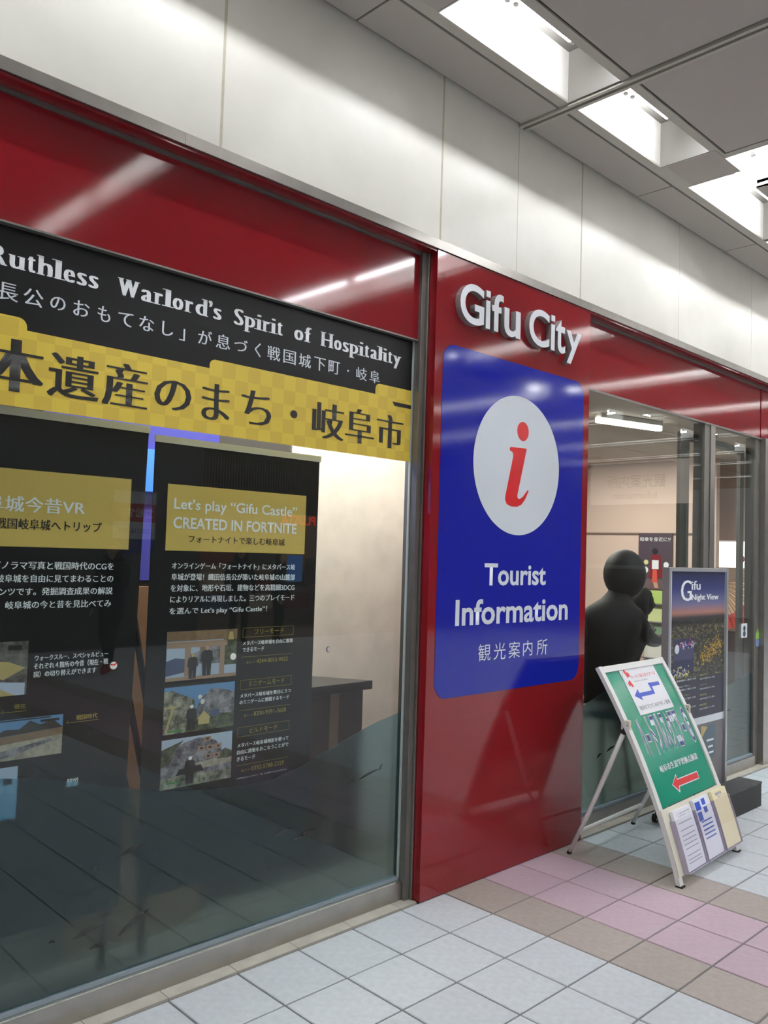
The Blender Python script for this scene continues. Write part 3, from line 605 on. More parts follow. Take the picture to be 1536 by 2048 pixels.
# the night poster is a printed sheet: dusk sky, city lights, navy text field
nm = bpy.data.materials.new('night_view_print'); nm.use_nodes = True; n = nm.node_tree.nodes; l = nm.node_tree.links; p = n['Principled BSDF']; p.inputs['Roughness'].default_value = .35
tc = n.new('ShaderNodeTexCoord'); sp = n.new('ShaderNodeSeparateXYZ'); l.new(tc.outputs['Object'], sp.inputs[0])
mr = n.new('ShaderNodeMapRange'); mr.inputs[1].default_value = .63; mr.inputs[2].default_value = 1.585; l.new(sp.outputs['Z'], mr.inputs[0])
cr = n.new('ShaderNodeValToRGB'); e = cr.color_ramp.elements; e[0].position = 0; e[0].color = srgb(18, 20, 44); e[1].position = 1; e[1].color = srgb(20, 24, 62)
for pos, c3 in ((.27, (18, 20, 44)), (.28, (12, 12, 12)), (.66, (26, 26, 26)), (.69, (56, 50, 54)), (.72, (170, 118, 104)), (.78, (106, 106, 142)), (.88, (44, 52, 106))):
    el = e.new(pos); el.color = srgb(*c3)
l.new(mr.outputs[0], cr.inputs[0])
nz = n.new('ShaderNodeTexNoise'); nz.inputs['Scale'].default_value = 22; nz.inputs['Detail'].default_value = 12; nz.inputs['Roughness'].default_value = .85
mp = n.new('ShaderNodeMapping'); mp.inputs['Scale'].default_value = (1, 1, 1.9); l.new(tc.outputs['Object'], mp.inputs[0]); l.new(mp.outputs[0], nz.inputs[0])
r5 = n.new('ShaderNodeMapRange'); r5.inputs[1].default_value = .52; r5.inputs[2].default_value = .70; l.new(nz.outputs[0], r5.inputs[0])
w1 = n.new('ShaderNodeMath'); w1.operation = 'COMPARE'; w1.inputs[1].default_value = .455; w1.inputs[2].default_value = .18; l.new(mr.outputs[0], w1.inputs[0])
ml = n.new('ShaderNodeMath'); ml.operation = 'MULTIPLY'; l.new(w1.outputs[0], ml.inputs[0]); l.new(r5.outputs[0], ml.inputs[1])
mx = n.new('ShaderNodeMixRGB'); mx.inputs[2].default_value = srgb(222, 208, 150); l.new(ml.outputs[0], mx.inputs[0]); l.new(cr.outputs[0], mx.inputs[1]); l.new(mx.outputs[0], p.inputs[0])
part(bxo('paper', (5.008, 5.792, YN, YN+.0014, .577, 1.598-.013), prwhite), ps)
part(bxo('night_poster', (5.018, 5.786, YN-.0012, YN-.0001, .625, 1.585), nm), ps)
yy = YN-.0022
ptext(ps, 'G', 5.135, 5.285, 1.395, 1.528, yy, txtw, off=-.01, smear=.012, n=3); ptext(ps, 'ifu', 5.283, 5.412, 1.466, 1.524, yy, txtw, smear=.006, n=2); ptext(ps, 'Night View', 5.285, 5.685, 1.386, 1.436, yy, txtw, smear=.006, n=2)
ny = mat('print_pale_yellow', (200, 190, 120), .5)
for k in range(4):
    ptext(ps, ['夜景おすすめ', 'ライトアップ', '所在地', '時間'][k], 5.42, 5.52, .895-k*.066, .908-k*.066, yy, ny)
    ptext(ps, '岐阜市の夜景スポット案内', 5.42, 5.64, .870-k*.066, .881-k*.066, yy, txtw)
    ptext(ps, '展望時間のご案内 19:00', 5.09, 5.36, .880-k*.06, .892-k*.06, yy, txtw); ptext(ps, '金華山ロープウェー', 5.09, 5.28, .902-k*.06, .914-k*.06, yy, ny if k % 2 == 0 else txtw)
rnd = random.Random(5)
def specks(cols, n, fn, sz):
    L_ = []
    for q in range(n):
        cx, cz = fn(); a = rnd.uniform(0, 6.28); r_ = sz*rnd.uniform(.5, 1.2)
        L_.append((cols[q % len(cols)], [(cx+r_*math.cos(a+t*math.pi/2)*(1 if t % 2 else .35), cz+r_*math.sin(a+t*math.pi/2)*(1 if t % 2 else .35)) for t in range(4)]))
    return L_
def flatpic(par, x0, x1, z0, z1, y, layers):
    """flat print on one sheet: all marks share one plane"""
    mats = []; bm = bm_new(); W_, H_ = x1-x0, z1-z0
    for m, poly in layers:
        if m not in mats: mats.append(m)
        f = bm.faces.new([bm.verts.new((x0+W_*px, y-.00002*mats.index(m), z0+H_*pz)) for px, pz in poly]); f.material_index = mats.index(m)
    o = obj('printed_lights', bm, mats, None, norm=False); part(o, par)
gl1 = mat('print_gold_light', (222, 184, 70), .5); gl2 = mat('print_amber', (168, 128, 50), .5); pk = mat('print_flower_pink', (214, 96, 130), .5); bl_ = mat('print_flower_blue', (90, 120, 220), .5); yl_ = mat('print_flower_yellow', (220, 206, 110), .5); pg = mat('print_pale_green', (190, 200, 150), .5)
picture(ps, 5.045, 5.33, .925, 1.155, yy+.0006, [(mat('print_dusk_inset', (40, 42, 74), .5), FULL), (mat('print_dusk', (66, 66, 96), .5), R_(0, 1, .4, .72))])
flatpic(ps, 5.045, 5.33, .925, 1.155, yy-.0008, specks([pk, bl_, pk, prwhite], 60, lambda: (rnd.uniform(.3, 1), .82+rnd.gauss(0, .06)), .05)+specks([yl_, bl_, prwhite, yl_], 70, lambda: (rnd.uniform(0, .75), rnd.uniform(-.05, .22)), .05))
def blob():
    t = rnd.random(); return (.1+.8*t+rnd.gauss(0, .05), .35+.4*t+rnd.gauss(0, .14))
flatpic(ps, 5.40, 5.76, .93, 1.16, yy-.0008, specks([gl1, gl2, gl1], 260, blob, .035))
flatpic(ps, 5.03, 5.78, 1.15, 1.27, yy-.0008, specks([pg, yl_, gl2], 300, lambda: (rnd.random(), rnd.random()), .013))
picture(ps, 5.06, 5.12, 1.06, 1.12, yy-.001, [(prwhite, [(.5+.5*math.cos(a), .5+.5*math.sin(a)) for a in [k*math.pi/8 for k in range(16)]])])
# leaflet pinned below
picture(ps, 5.45, 5.66, .34, .56, 2.5388, [(mat('print_slate', (84, 100, 112), .5), FULL), (tanp, [(0, .6), (.45, .95), (.1, 1), (0, 1)]), (txtw, R_(.4, .9, .5, .56)), (txtw, R_(.5, .85, .3, .36)), (txtw, R_(.55, .9, .12, .18))])
stepb = thing('step_box', 'low black box step at the foot of the poster stand', 'box', (5.6, 2.42, 0))
part(bxo('body', (5.25, 5.938, 2.335, 2.49, .001, .152), mat('step_black', (22, 23, 22), .6, noise=.1, nscale=80), bev=.003), stepb)
part(bxo('top_board', (5.247, 5.941, 2.332, 2.493, .1525, .165), mat('step_top', (48, 49, 51), .55, noise=.08, nscale=60), bev=.002), stepb)

# ================================================================= GREEN A-FRAME SIGN
AF = thing('pavement_sign', 'white framed green sign board leaning back on its legs with leaflet pockets', 'sign', (4.123, 2.024, 0), math.radians(2.8177))
W = .7571
def tz(z): return .27*z+.178*z*z
def bpt(u, z, off=0):
    dz = 1; dt = .27+.356*z; L = math.hypot(1, dt); return Vector((u, tz(z)-off/L, z+off*dt/L))
def bend(bm, off):
    lo = min(v.co.y for v in bm.verts); hi = max(v.co.y for v in bm.verts); k = math.floor(lo/.03)*.03
    while k < hi:
        if k > lo: bmesh.ops.bisect_plane(bm, geom=list(bm.verts)+list(bm.edges)+list(bm.faces), plane_co=(0, k, 0), plane_no=(0, 1, 0))
        k += .03
    for v in bm.verts: v.co = bpt(v.co.x, v.co.y, off+v.co.z)
    return bm
def curved(name, x0, x1, z0, z1, o0, o1, m, par, n=20):
    bm = bm_new(); rows = []
    for k in range(n+1):
        z = z0+(z1-z0)*k/n; rows.append([bm.verts.new(bpt(u, z, o)) for u, o in ((x0, o1), (x1, o1), (x1, o0), (x0, o0))])
    for A, B in zip(rows, rows[1:]):
        for i in range(4): bm.faces.new((A[i], A[(i+1) % 4], B[(i+1) % 4], B[i]))
    bm.faces.new(rows[0][::-1]); bm.faces.new(rows[-1]); return obj(name, bm, m, par)
def flat(name, poly, m, par, off):
    bm = bm_new(); bm.faces.new([bm.verts.new((x, z, 0)) for x, z in poly]); bmesh.ops.triangulate(bm, faces=bm.faces)
    return obj(name, bend(bm, off), m, par, norm=False)
def btext(s, x0, x1, z0, z1, m, off, par=AF, name='lettering', **k):
    o_ = k.pop('goff', 0.0)
    if len(s) > 1 and ord(s[0]) > 0x3000 and o_ > .001: o_ = 0; k['smear'] = (z1-z0)*.10; k['n'] = 4
    return obj(name, bend(fit(glyphs(s, o_), x0, x1, z0, z1, **k), off), m, par, norm=False)
frm = mat('sign_frame_white', (226, 226, 222), .3)
curved('side_rail', -.004, .034, .005, 1.05, -.012, .010, frm, AF, 26)
curved('side_rail', W-.000, W+.038, .005, 1.05, -.012, .010, frm, AF, 26)
curved('top_rail', .034, W, 1.018, 1.048, -.010, .009, frm, AF, 3)
for u in (.015, W+.019):
    bm = bm_new(); box(bm, u-.02, u+.02, -.018, .02, 0, .008, bev=.002); obj('rubber_foot', bm, wheelm, AF)
greenm = mat('sign_green', (34, 138, 112), .13, spec=.6, bump=.12, bscale=5)
gb = curved('green_board', .034, W, .356, 1.018, -.004, .0, greenm, AF, 26)
curved('lower_board', -.002, W+.036, .045, .354, .0105, .0145, mat('cream_board', (222, 218, 200), .45), AF, 10)
pap = curved('paper_notice', .205, .637, .788, 1.036, .0012, .0022, mat('notice_paper', (232, 233, 238), .25), AF, 8)
# notice content
heartm = mat('print_heart_red', (204, 44, 48), .4)
def heart(cx, cz, w_, h_, rot):
    P = []
    for k in range(24):
        t = 2*math.pi*k/24; x = 16*math.sin(t)**3/17*w_/2; z = (13*math.cos(t)-5*math.cos(2*t)-2*math.cos(3*t)-math.cos(4*t))/17*h_/2
        c, s = math.cos(rot), math.sin(rot); P.append((cx+x*c-z*s, cz+x*s+z*c))
    return P
flat('heart_print', heart(.272, .995, .062, .046, -.5), heartm, AF, .0026); flat('heart_print', heart(.262, .945, .05, .044, math.pi-.35), heartm, AF, .0026)
P = [(.262+.055*math.cos(math.radians(a)), .972+.04*math.sin(math.radians(a))) for a in range(100, 265, 15)]
flat('arc_print', P+[(x+.003, z) for x, z in P[::-1]], ink, AF, .0026)
btext('ハートフルスクエアーG', .296, .604, .968, .986, heartm, .0026, goff=.004)
btext('HEARTFUL SQUARE G', .318, .484, .949, .955, ink, .0026)
bluea = mat('arrow_blue', (38, 70, 178), .35)
flat('blue_arrow', [(.241, .884), (.309, .914), (.309, .893), (.466, .893), (.460, .933), (.598, .931), (.596, .912), (.492, .912), (.486, .873), (.313, .873), (.313, .854)], bluea, AF, .0026)
btext('階段を下りて ASTY内 ノ通路', .234, .618, .810, .832, ink, .0026)
# big lettering: tall white outlined katakana with navy fill
navy = mat('print_navy_fill', (36, 36, 110), .3)
for k, ch in enumerate('ハートフルスクエアーG'):
    a = .108+k*.0572; z0_, z1_ = (.588, .78) if ch != 'ー' else (.655, .70)
    b_ = .054 if ch != 'ー' else .040
    if ch == 'ト': a += .008; b_ = .044
    btext(ch, a, a+b_, z0_, z1_, prwhite, .0012, goff=.075); btext(ch, a+.004, a+b_-.004, z0_+.006, z1_-.006, navy, .0020, goff=-.005)
btext('岐阜市生涯学習拠点施設', .172, .662, .508, .541, prwhite, .0012, goff=.03)
flat('arrow_outline', [(.240, .4375), (.324, .480), (.322, .456), (.582, .4555), (.586, .45), (.584, .418), (.578, .4155), (.318, .417), (.304, .391), (.298, .392)], prwhite, AF, .0012)
flat('red_arrow', [(.249, .439), (.318, .471), (.316, .451), (.577, .450), (.577, .421), (.311, .423), (.300, .400)], heartm, AF, .002)
# rear legs and braces
def aleg(u):
    bm = bm_new(); tube(bm, [(u, .322, .722), (u, .40, .535), (u, .52, .255), (u, .637, .012)], [.013, .014, .012, .011], 12); o = obj('rear_leg', bm, frm, AF, smooth=True)
    bm = bm_new(); tube(bm, [(u, .634, .014), (u, .641, .0)], .0135, 12); c = obj('rubber_foot', bm, wheelm, o)
    bm = bm_new(); tube(bm, [(u, .300, .768), (u, .325, .716)], .0155, 12); c = obj('joint_collar', bm, wheelm, o)
aleg(.012); aleg(W+.022)
for u in (.012, W+.022):
    bm = bm_new(); box(bm, u-.012, u+.012, .285, .335, .735, .79, bev=.005); obj('hinge_block', bm, mat('hinge_ivory', (206, 198, 180), .5), AF)
bm = bm_new(); tube(bm, [(.012, .58, .135), (W+.022, .58, .135)], .012, 12); obj('cross_bar', bm, frm, AF, smooth=True)
# leaflet pockets: clear acrylic trays
papm = mat('leaflet_white', (240, 241, 248), .4); papy = mat('leaflet_cream', (244, 232, 190), .4); inkb = mat('leaflet_blue', (40, 78, 190), .4); inkg = mat('leaflet_grey_ink', (150, 150, 165), .5); inkbl = mat('leaflet_blue_bars', (78, 98, 176), .4)
acw = mat('acrylic_edge', (176, 168, 186), .25)
for k, (a, b, top, ptop) in enumerate(((.055, .300, .292, .332), (.318, .548, .296, .340), (.570, .795, .298, .340))):
    t = thing('leaflet_pocket', ['clear leaflet pocket with plain white leaflets, left on the green sign', 'clear leaflet pocket with blue printed leaflets, middle of the green sign', 'clear leaflet pocket with cream leaflets, right on the green sign'][k], 'leaflet holder', AF.location, AF.rotation_euler.z)
    t.parent = AF; t.location = (0, 0, 0); t.rotation_euler = (0, 0, 0)
    for q in ('label', 'category'): del t[q]
    curved('tray_front', a, b, .050, top, .043, .045, CLEAR, t, 6)
    curved('tray_side', a, a+.003, .050, top, .015, .043, acw, t, 6); curved('tray_side', b-.003, b, .050, top, .015, .043, acw, t, 6)
    curved('tray_base', a, b, .047, .050, .015, .045, acw, t, 1)
    pm = papy if k == 2 else papm
    curved('leaflet_stack', a+.018, b-.008, .053, ptop, .018, .036, pm, t, 6)
if True:
    for (s, x0, x1, z0_, z1_, m_) in (('入居者募集', .11, .27, .308, .316, inkg), ('生涯学習センター', .12, .28, .296, .304, inkg), ('HEARTFUL', .63, .72, .312, .326, inkb), ('講座のご案内', .65, .77, .298, .308, inkg)):
        btext(s, x0, x1, z0_, z1_, m_, .0368)
    for z_ in (.268, .235, .21, .19, .17, .15, .12, .10, .085): flat('print_line', [(.10, z_), (.26, z_+.000), (.26, z_+.0035), (.10, z_+.0035)], inkg, AF, .0366)
    for a, b, c, d in ((.345, .41, .285, .325), (.432, .478, .30, .33), (.345, .40, .235, .277), (.435, .48, .262, .29)): flat('print_block', [(a, c), (b, c), (b, d), (a, d)], inkb if d > .3 else inkbl, AF, .0366)
    for z_ in (.225, .205, .185, .165, .145): flat('print_bar', [(.362, z_), (.50, z_), (.50, z_+.007), (.362, z_+.007)], inkbl, AF, .0366)

# ================================================================= INTERIOR OF THE OFFICE
pink = mat('interior_wall', (206, 184, 170), .7, noise=.03, nscale=2); conc = mat('plaster_light', (206, 202, 190), .7, noise=.10, nscale=7, bump=.2, bscale=30)
ifl = bxo('floor_office', (-.4, 14, 2.88, 7.9, -.08, -.002), mat('office_floor', (110, 96, 84), .35, noise=.1, nscale=4)); ifl['kind'] = 'structure'
wall_b = bxo('wall_back', (-.4, 13, 7.9, 8.0, 0, 3.4), mat('office_back_wall', (150, 140, 130), .7)); struct(wall_b)
icl = bxo('ceiling_office', (-.4, 14, 2.88, 7.9, 2.80, 2.85), mat('office_ceiling', (196, 188, 178), .8)); icl['kind'] = 'structure'
endw = bxo('wall_right', (9.0, 9.08, 4.05, 7.9, 0, 2.795), pink); struct(endw, 'pinkish end wall inside the office')
bxo('wall_rail', (8.985, 9.0, 4.12, 7.9, 1.955, 1.975), mat('rail_brown', (120, 100, 92), .5), endw)
cw = bxo('trim_4', (2.83, 4.02, 3.66, 3.76, 0, 2.795), conc); struct(cw, 'pale plaster partition inside the left window')
bxo('trim_5', (-.3, 2.82, 3.66, 3.74, 0, 2.795), mat('partition_dark', (60, 56, 52), .7)).__setitem__('kind', 'structure')
bxo('trim_6', (4.022, 4.12, 2.9, 3.76, 0, 2.795), mat('brown_jamb', (96, 78, 66), .5, noise=.1)).__setitem__('kind', 'structure')
# poster on the end wall
wp = thing('wall_poster', 'purple grey umbrella poster with red clad figure on the office end wall', 'poster', (8.98, 4.75, 1.3))
def xpic(par, X, y0, y1, z0, z1, layers):
    mats = []; bm = bm_new()
    for k, (m, poly) in enumerate(layers):
        if m not in mats: mats.append(m)
        f = bm.faces.new([bm.verts.new((X-.0006*k, y0+(y1-y0)*px, z0+(z1-z0)*pz)) for px, pz in poly]); f.material_index = mats.index(m)
    o = obj('printed_picture', bm, mats, None, norm=False); part(o, par); return o
ball = lambda cx, cz, r: [(cx+r*math.cos(a), cz+r*.65*math.sin(a)) for a in [k*math.pi/6 for k in range(12)]]
paleb = mat('print_pale_ball', (206, 206, 150), .5)
part(bxo('backing', (8.976, 8.984, 4.544, 4.962, 1.325, 1.968), mat('print_purple', (74, 62, 74), .5)), wp)
xpic(wp, 8.9755, 4.960, 4.546, 1.327, 1.966, [(MC['print_purple'], FULL), (mat('print_plum', (104, 84, 88), .5), R_(0, 1, 0, .18)), (mat('print_deep_red', (120, 26, 40), .5), [(.3, .2), (.75, .2), (.66, .62), (.4, .62)]), (mat('print_coral', (206, 84, 66), .5), [(.42, .12), (.58, .12), (.56, .35), (.44, .35)]), (darkp, ball(.5, .68, .09)), (skinp, [(.5, .02), (.62, .02), (.58, .12), (.46, .12)]), (paleb, ball(.08, .42, .09)), (prwhite, ball(.22, .34, .09)), (paleb, ball(.24, .48, .07)), (prwhite, ball(.84, .44, .08)), (paleb, ball(.86, .33, .09)), (prwhite, R_(.42, .62, .36, .52))])
me = fit(glyphs('和傘を身近に!?'), -.19, .19, 0, .05)
for v in me.verts: v.co = Vector((8.968, 4.752-v.co.x, 1.875+v.co.y))
part(obj('lettering', me, txtw, norm=False), wp)
# leaflet rack
rk = thing('leaflet_rack', 'slim leaflet rack with green and white leaflets under the umbrella poster', 'rack', (8.7, 4.62, 0))
part(bxo('back_board', (8.72, 8.74, 4.42, 4.74, .02, 1.32), mat('rack_grey', (170, 172, 160), .5)), rk)
for k, (zb, mm) in enumerate(((1.18, 'l1'), (.98, 'l2'), (.78, 'l3'), (.58, 'l4'), (.38, 'l5'))):
    part(bxo('leaflet', (8.68, 8.715, 4.45, 4.71, zb, zb+.14), mat('leaflet_tone_'+'abcde'[k], [(170, 196, 110), (196, 206, 150), (120, 150, 120), (206, 206, 196), (60, 58, 56)][k], .5)), rk)
    part(bxo('shelf', (8.66, 8.72, 4.43, 4.73, zb-.015, zb), grey), rk)
# hall of the office to the right: bright backlit niche, umbrella, lantern
niche = thing('display_niche', 'bright white display niche with oriental decorations beyond the poster stand', 'display', (9.6, 4.0, 0))
part(bxo('back_panel', (9.58, 9.62, 2.95, 4.6, 1.60, 1.90), mat('backlit_white', (255, 246, 236), .5, emit=1.6)), niche)
part(bxo('lower_panel', (9.58, 9.62, 2.95, 4.6, .88, 1.598), mat('niche_cream', (236, 214, 190), .6)), niche)
part(bxo('plinth', (9.5, 9.57, 2.95, 4.6, 0.0, .88), mat('plinth_brown', (96, 78, 72), .6)), niche)
part(bxo('header', (9.50, 9.62, 2.95, 4.6, 1.91, 2.795), pink), niche)
um = thing('paper_umbrella', 'half open oiled paper umbrella with red rim in front of the bright display niche', 'umbrella', (8.5, 3.80, 1.45))
ub = bm_new(); ur = bm_new(); N_ = 30
def uv_(k, r): a = math.radians(170)+math.radians(185)*k/N_; return Vector((-.05+.1*r+(.006 if k % 2 else -.006)*r, math.cos(a)*.48*r, math.sin(a)*.48*r))
cA = ub.verts.new(uv_(0, 0)); 
for k in range(N_):
    z_ = .004 if k % 2 else -.004
    a_, b_, c_, d_ = uv_(k, .72), uv_(k+1, .72), uv_(k+1, 1), uv_(k, 1)
    for q, vv in ((0, a_), (1, b_)): pass
    ub.faces.new([ub.verts.new(uv_(0, 0)), ub.verts.new(a_), ub.verts.new(b_)]); ur.faces.new([ur.verts.new(v) for v in (a_, b_, c_, d_)])
obj('paper_canopy', ub, mat('oiled_paper', (214, 176, 140), .6), um, norm=False); obj('red_rim', ur, mat('umbrella_red', (200, 72, 62), .6), um, norm=False)
for k in range(N_):
    bm = bm_new(); a = uv_(k, .05); b = uv_(k, 1.0); tube(bm, [a-Vector((.006, 0, 0)), b-Vector((.006, 0, 0))], .003, 4); obj('rib', bm, mat('rib_brown', (120, 84, 60), .6), um)
um.rotation_euler = (0, .1, 0)
ln = thing('paper_lantern', 'small red round lantern hanging in the niche', 'lantern', (9.3, 3.9, 1.70))
bm = bm_new(); bmesh.ops.create_uvsphere(bm, u_segments=16, v_segments=10, radius=.04); obj('shade', bm, mat('lantern_red', (196, 84, 70), .5), ln, smooth=True)
bm = bm_new(); tube(bm, [(0, 0, .04), (0, 0, 1.1)], .002, 5); obj('cord', bm, blackm, ln)
for k, (lab, c_, zz) in enumerate((('yellow green carp streamer in the niche, upper one', (176, 170, 96), 1.62), ('orange carp streamer in the niche, lower one', (206, 112, 60), 1.50))):
    t = thing('carp_streamer', lab, 'decoration', (9.3, 3.62, zz))
    bm = bm_new(); tube(bm, [(0, .14, 0), (0, .08, .005), (0, -.05, 0), (0, -.12, -.005)], [.008, .02, .032, .02], 10); obj('body', bm, mat('streamer_'+'ab'[k], c_, .6), t, smooth=True)
    bm = bm_new(); bm.faces.new([bm.verts.new(v) for v in ((0, .13, 0), (0, .19, .03), (0, .17, 0), (0, .19, -.03))]); obj('tail', bm, MC['streamer_'+'ab'[k]], t, norm=False)
# ceiling lamp of the office
cl = thing('ceiling_lamp', 'long rounded white ceiling lamp inside the right window', 'light', (6.1, 3.47, 2.745), math.atan2(-.17, .653))
bm = bm_new(); prism(bm, rrect(-.36, .36, -.03, .03, .029, 6), -.03, .03)
for v in bm.verts: v.co = Vector((v.co.x, v.co.z, v.co.y*.6))
obj('diffuser', bm, mat('diffuser_glow', (255, 250, 240), .5, emit=6), cl)
bm = bm_new(); box(bm, -.34, .34, -.04, .04, .018, .054); obj('housing', bm, whitepl, cl)
# counter inside left window
ct = thing('service_counter', 'counter with black worktop and dark wood front behind the display window', 'counter', (2.5, 3.35, 0))
bm = bm_new(); prism(bm, [(0, 0), (1, 0), (1, 1), (0, 1)], 0, 1); bm.free()
def poly_slab(name, poly, z0, z1, m, par):
    bm = bm_new(); a = [bm.verts.new((x, y, z0)) for x, y in poly]; b = [bm.verts.new((x, y, z1)) for x, y in poly]
    bm.faces.new(a[::-1]); bm.faces.new(b); n_ = len(poly)
    for i in range(n_): bm.faces.new((a[i], a[(i+1) % n_], b[(i+1) % n_], b[i]))
    o = obj(name, bm, m); part(o, par); return o
poly_slab('worktop', [(1.75, 3.315), (3.176, 3.325), (2.99, 3.64), (1.75, 3.65)], .905, .95, mat('worktop_black', (36, 38, 38), .22), ct)
poly_slab('front', [(1.77, 3.35), (3.14, 3.36), (2.965, 3.62), (1.77, 3.63)], 0, .904, mat('walnut_front', (58, 44, 34), .35, noise=.35, nscale=6), ct)
poly_slab('light_strip', [(2.62, 3.346), (2.65, 3.346), (2.65, 3.352), (2.62, 3.352)], .25, .90, mat('pale_wood', (178, 150, 104), .5), ct)
poly_slab('light_strip', [(2.90, 3.348), (2.96, 3.348), (2.96, 3.354), (2.90, 3.354)], .1, .90, mat('brown_wood', (112, 88, 68), .5), ct)
# things seen through the gap between the posters
gp = thing('blue_wall_banner', 'deep blue wall banner seen in the gap between the black posters', 'banner', (1.9, 3.64, 1.9))
part(bxo('cloth', (1.45, 2.35, 3.645, 3.655, 1.48, 2.7), mat('banner_blue', (58, 58, 150), .6)), gp)
part(bxo('screen', (1.86, 2.3, 3.60, 3.64, 1.90, 2.10), mat('screen_blue', (70, 130, 225), .3, emit=.35)), gp)
pw = thing('plywood_box', 'light brown plywood panel low in the gap between the black posters', 'box', (1.9, 3.5, 0))
part(bxo('panel', (1.5, 2.1, 3.275, 3.30, .0, 1.47), mat('plywood', (196, 146, 108), .6, noise=.12, nscale=8)), pw)
ea = thing('easel', 'black folding easel legs seen in the gap between the black posters', 'easel', (1.8, 3.3, 0))
for a, b in (((1.62, 3.10, 1.42), (1.73, 3.10, .9)), ((1.60, 3.10, 1.15), (1.73, 3.10, .62)), ((1.58, 3.10, .90), (1.72, 3.10, .3)), ((1.60, 3.12, 1.42), (1.58, 3.14, 0)), ((1.725, 3.12, 1.1), (1.75, 3.14, 0))):
    bm = bm_new(); tube(bm, [a, b], .014, 8); part(obj('leg', bm, blackm), ea)
# ---- the two people in black behind the right window (seen as dark figures)
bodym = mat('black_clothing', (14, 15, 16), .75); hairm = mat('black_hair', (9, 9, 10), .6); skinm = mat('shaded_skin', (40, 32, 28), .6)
def skin_fig(name, verts, edges, radii, root, m, par, lv=2):
    me = bpy.data.meshes.new(name); me.from_pydata(verts, edges, []); me.materials.append(m)
    o = bpy.data.objects.new(name, me); C.objects.link(o); o.parent = par
    md = o.modifiers.new('s', 'SKIN'); md.use_smooth_shade = True
    for i, r in enumerate(radii): me.skin_vertices[0].data[i].radius = (r, r) if not isinstance(r, tuple) else r
    me.skin_vertices[0].data[root].use_root = True
    sb = o.modifiers.new('b', 'SUBSURF'); sb.levels = lv; sb.render_levels = lv
    return o
def ellipsoid(name, c, r, m, par, seg=20):
    bm = bm_new(); bmesh.ops.create_uvsphere(bm, u_segments=seg, v_segments=14, radius=1)
    for v in bm.verts: v.co = Vector((c[0]+v.co.x*r[0], c[1]+v.co.y*r[1], c[2]+v.co.z*r[2]))
    return obj(name, bm, m, par, smooth=True)
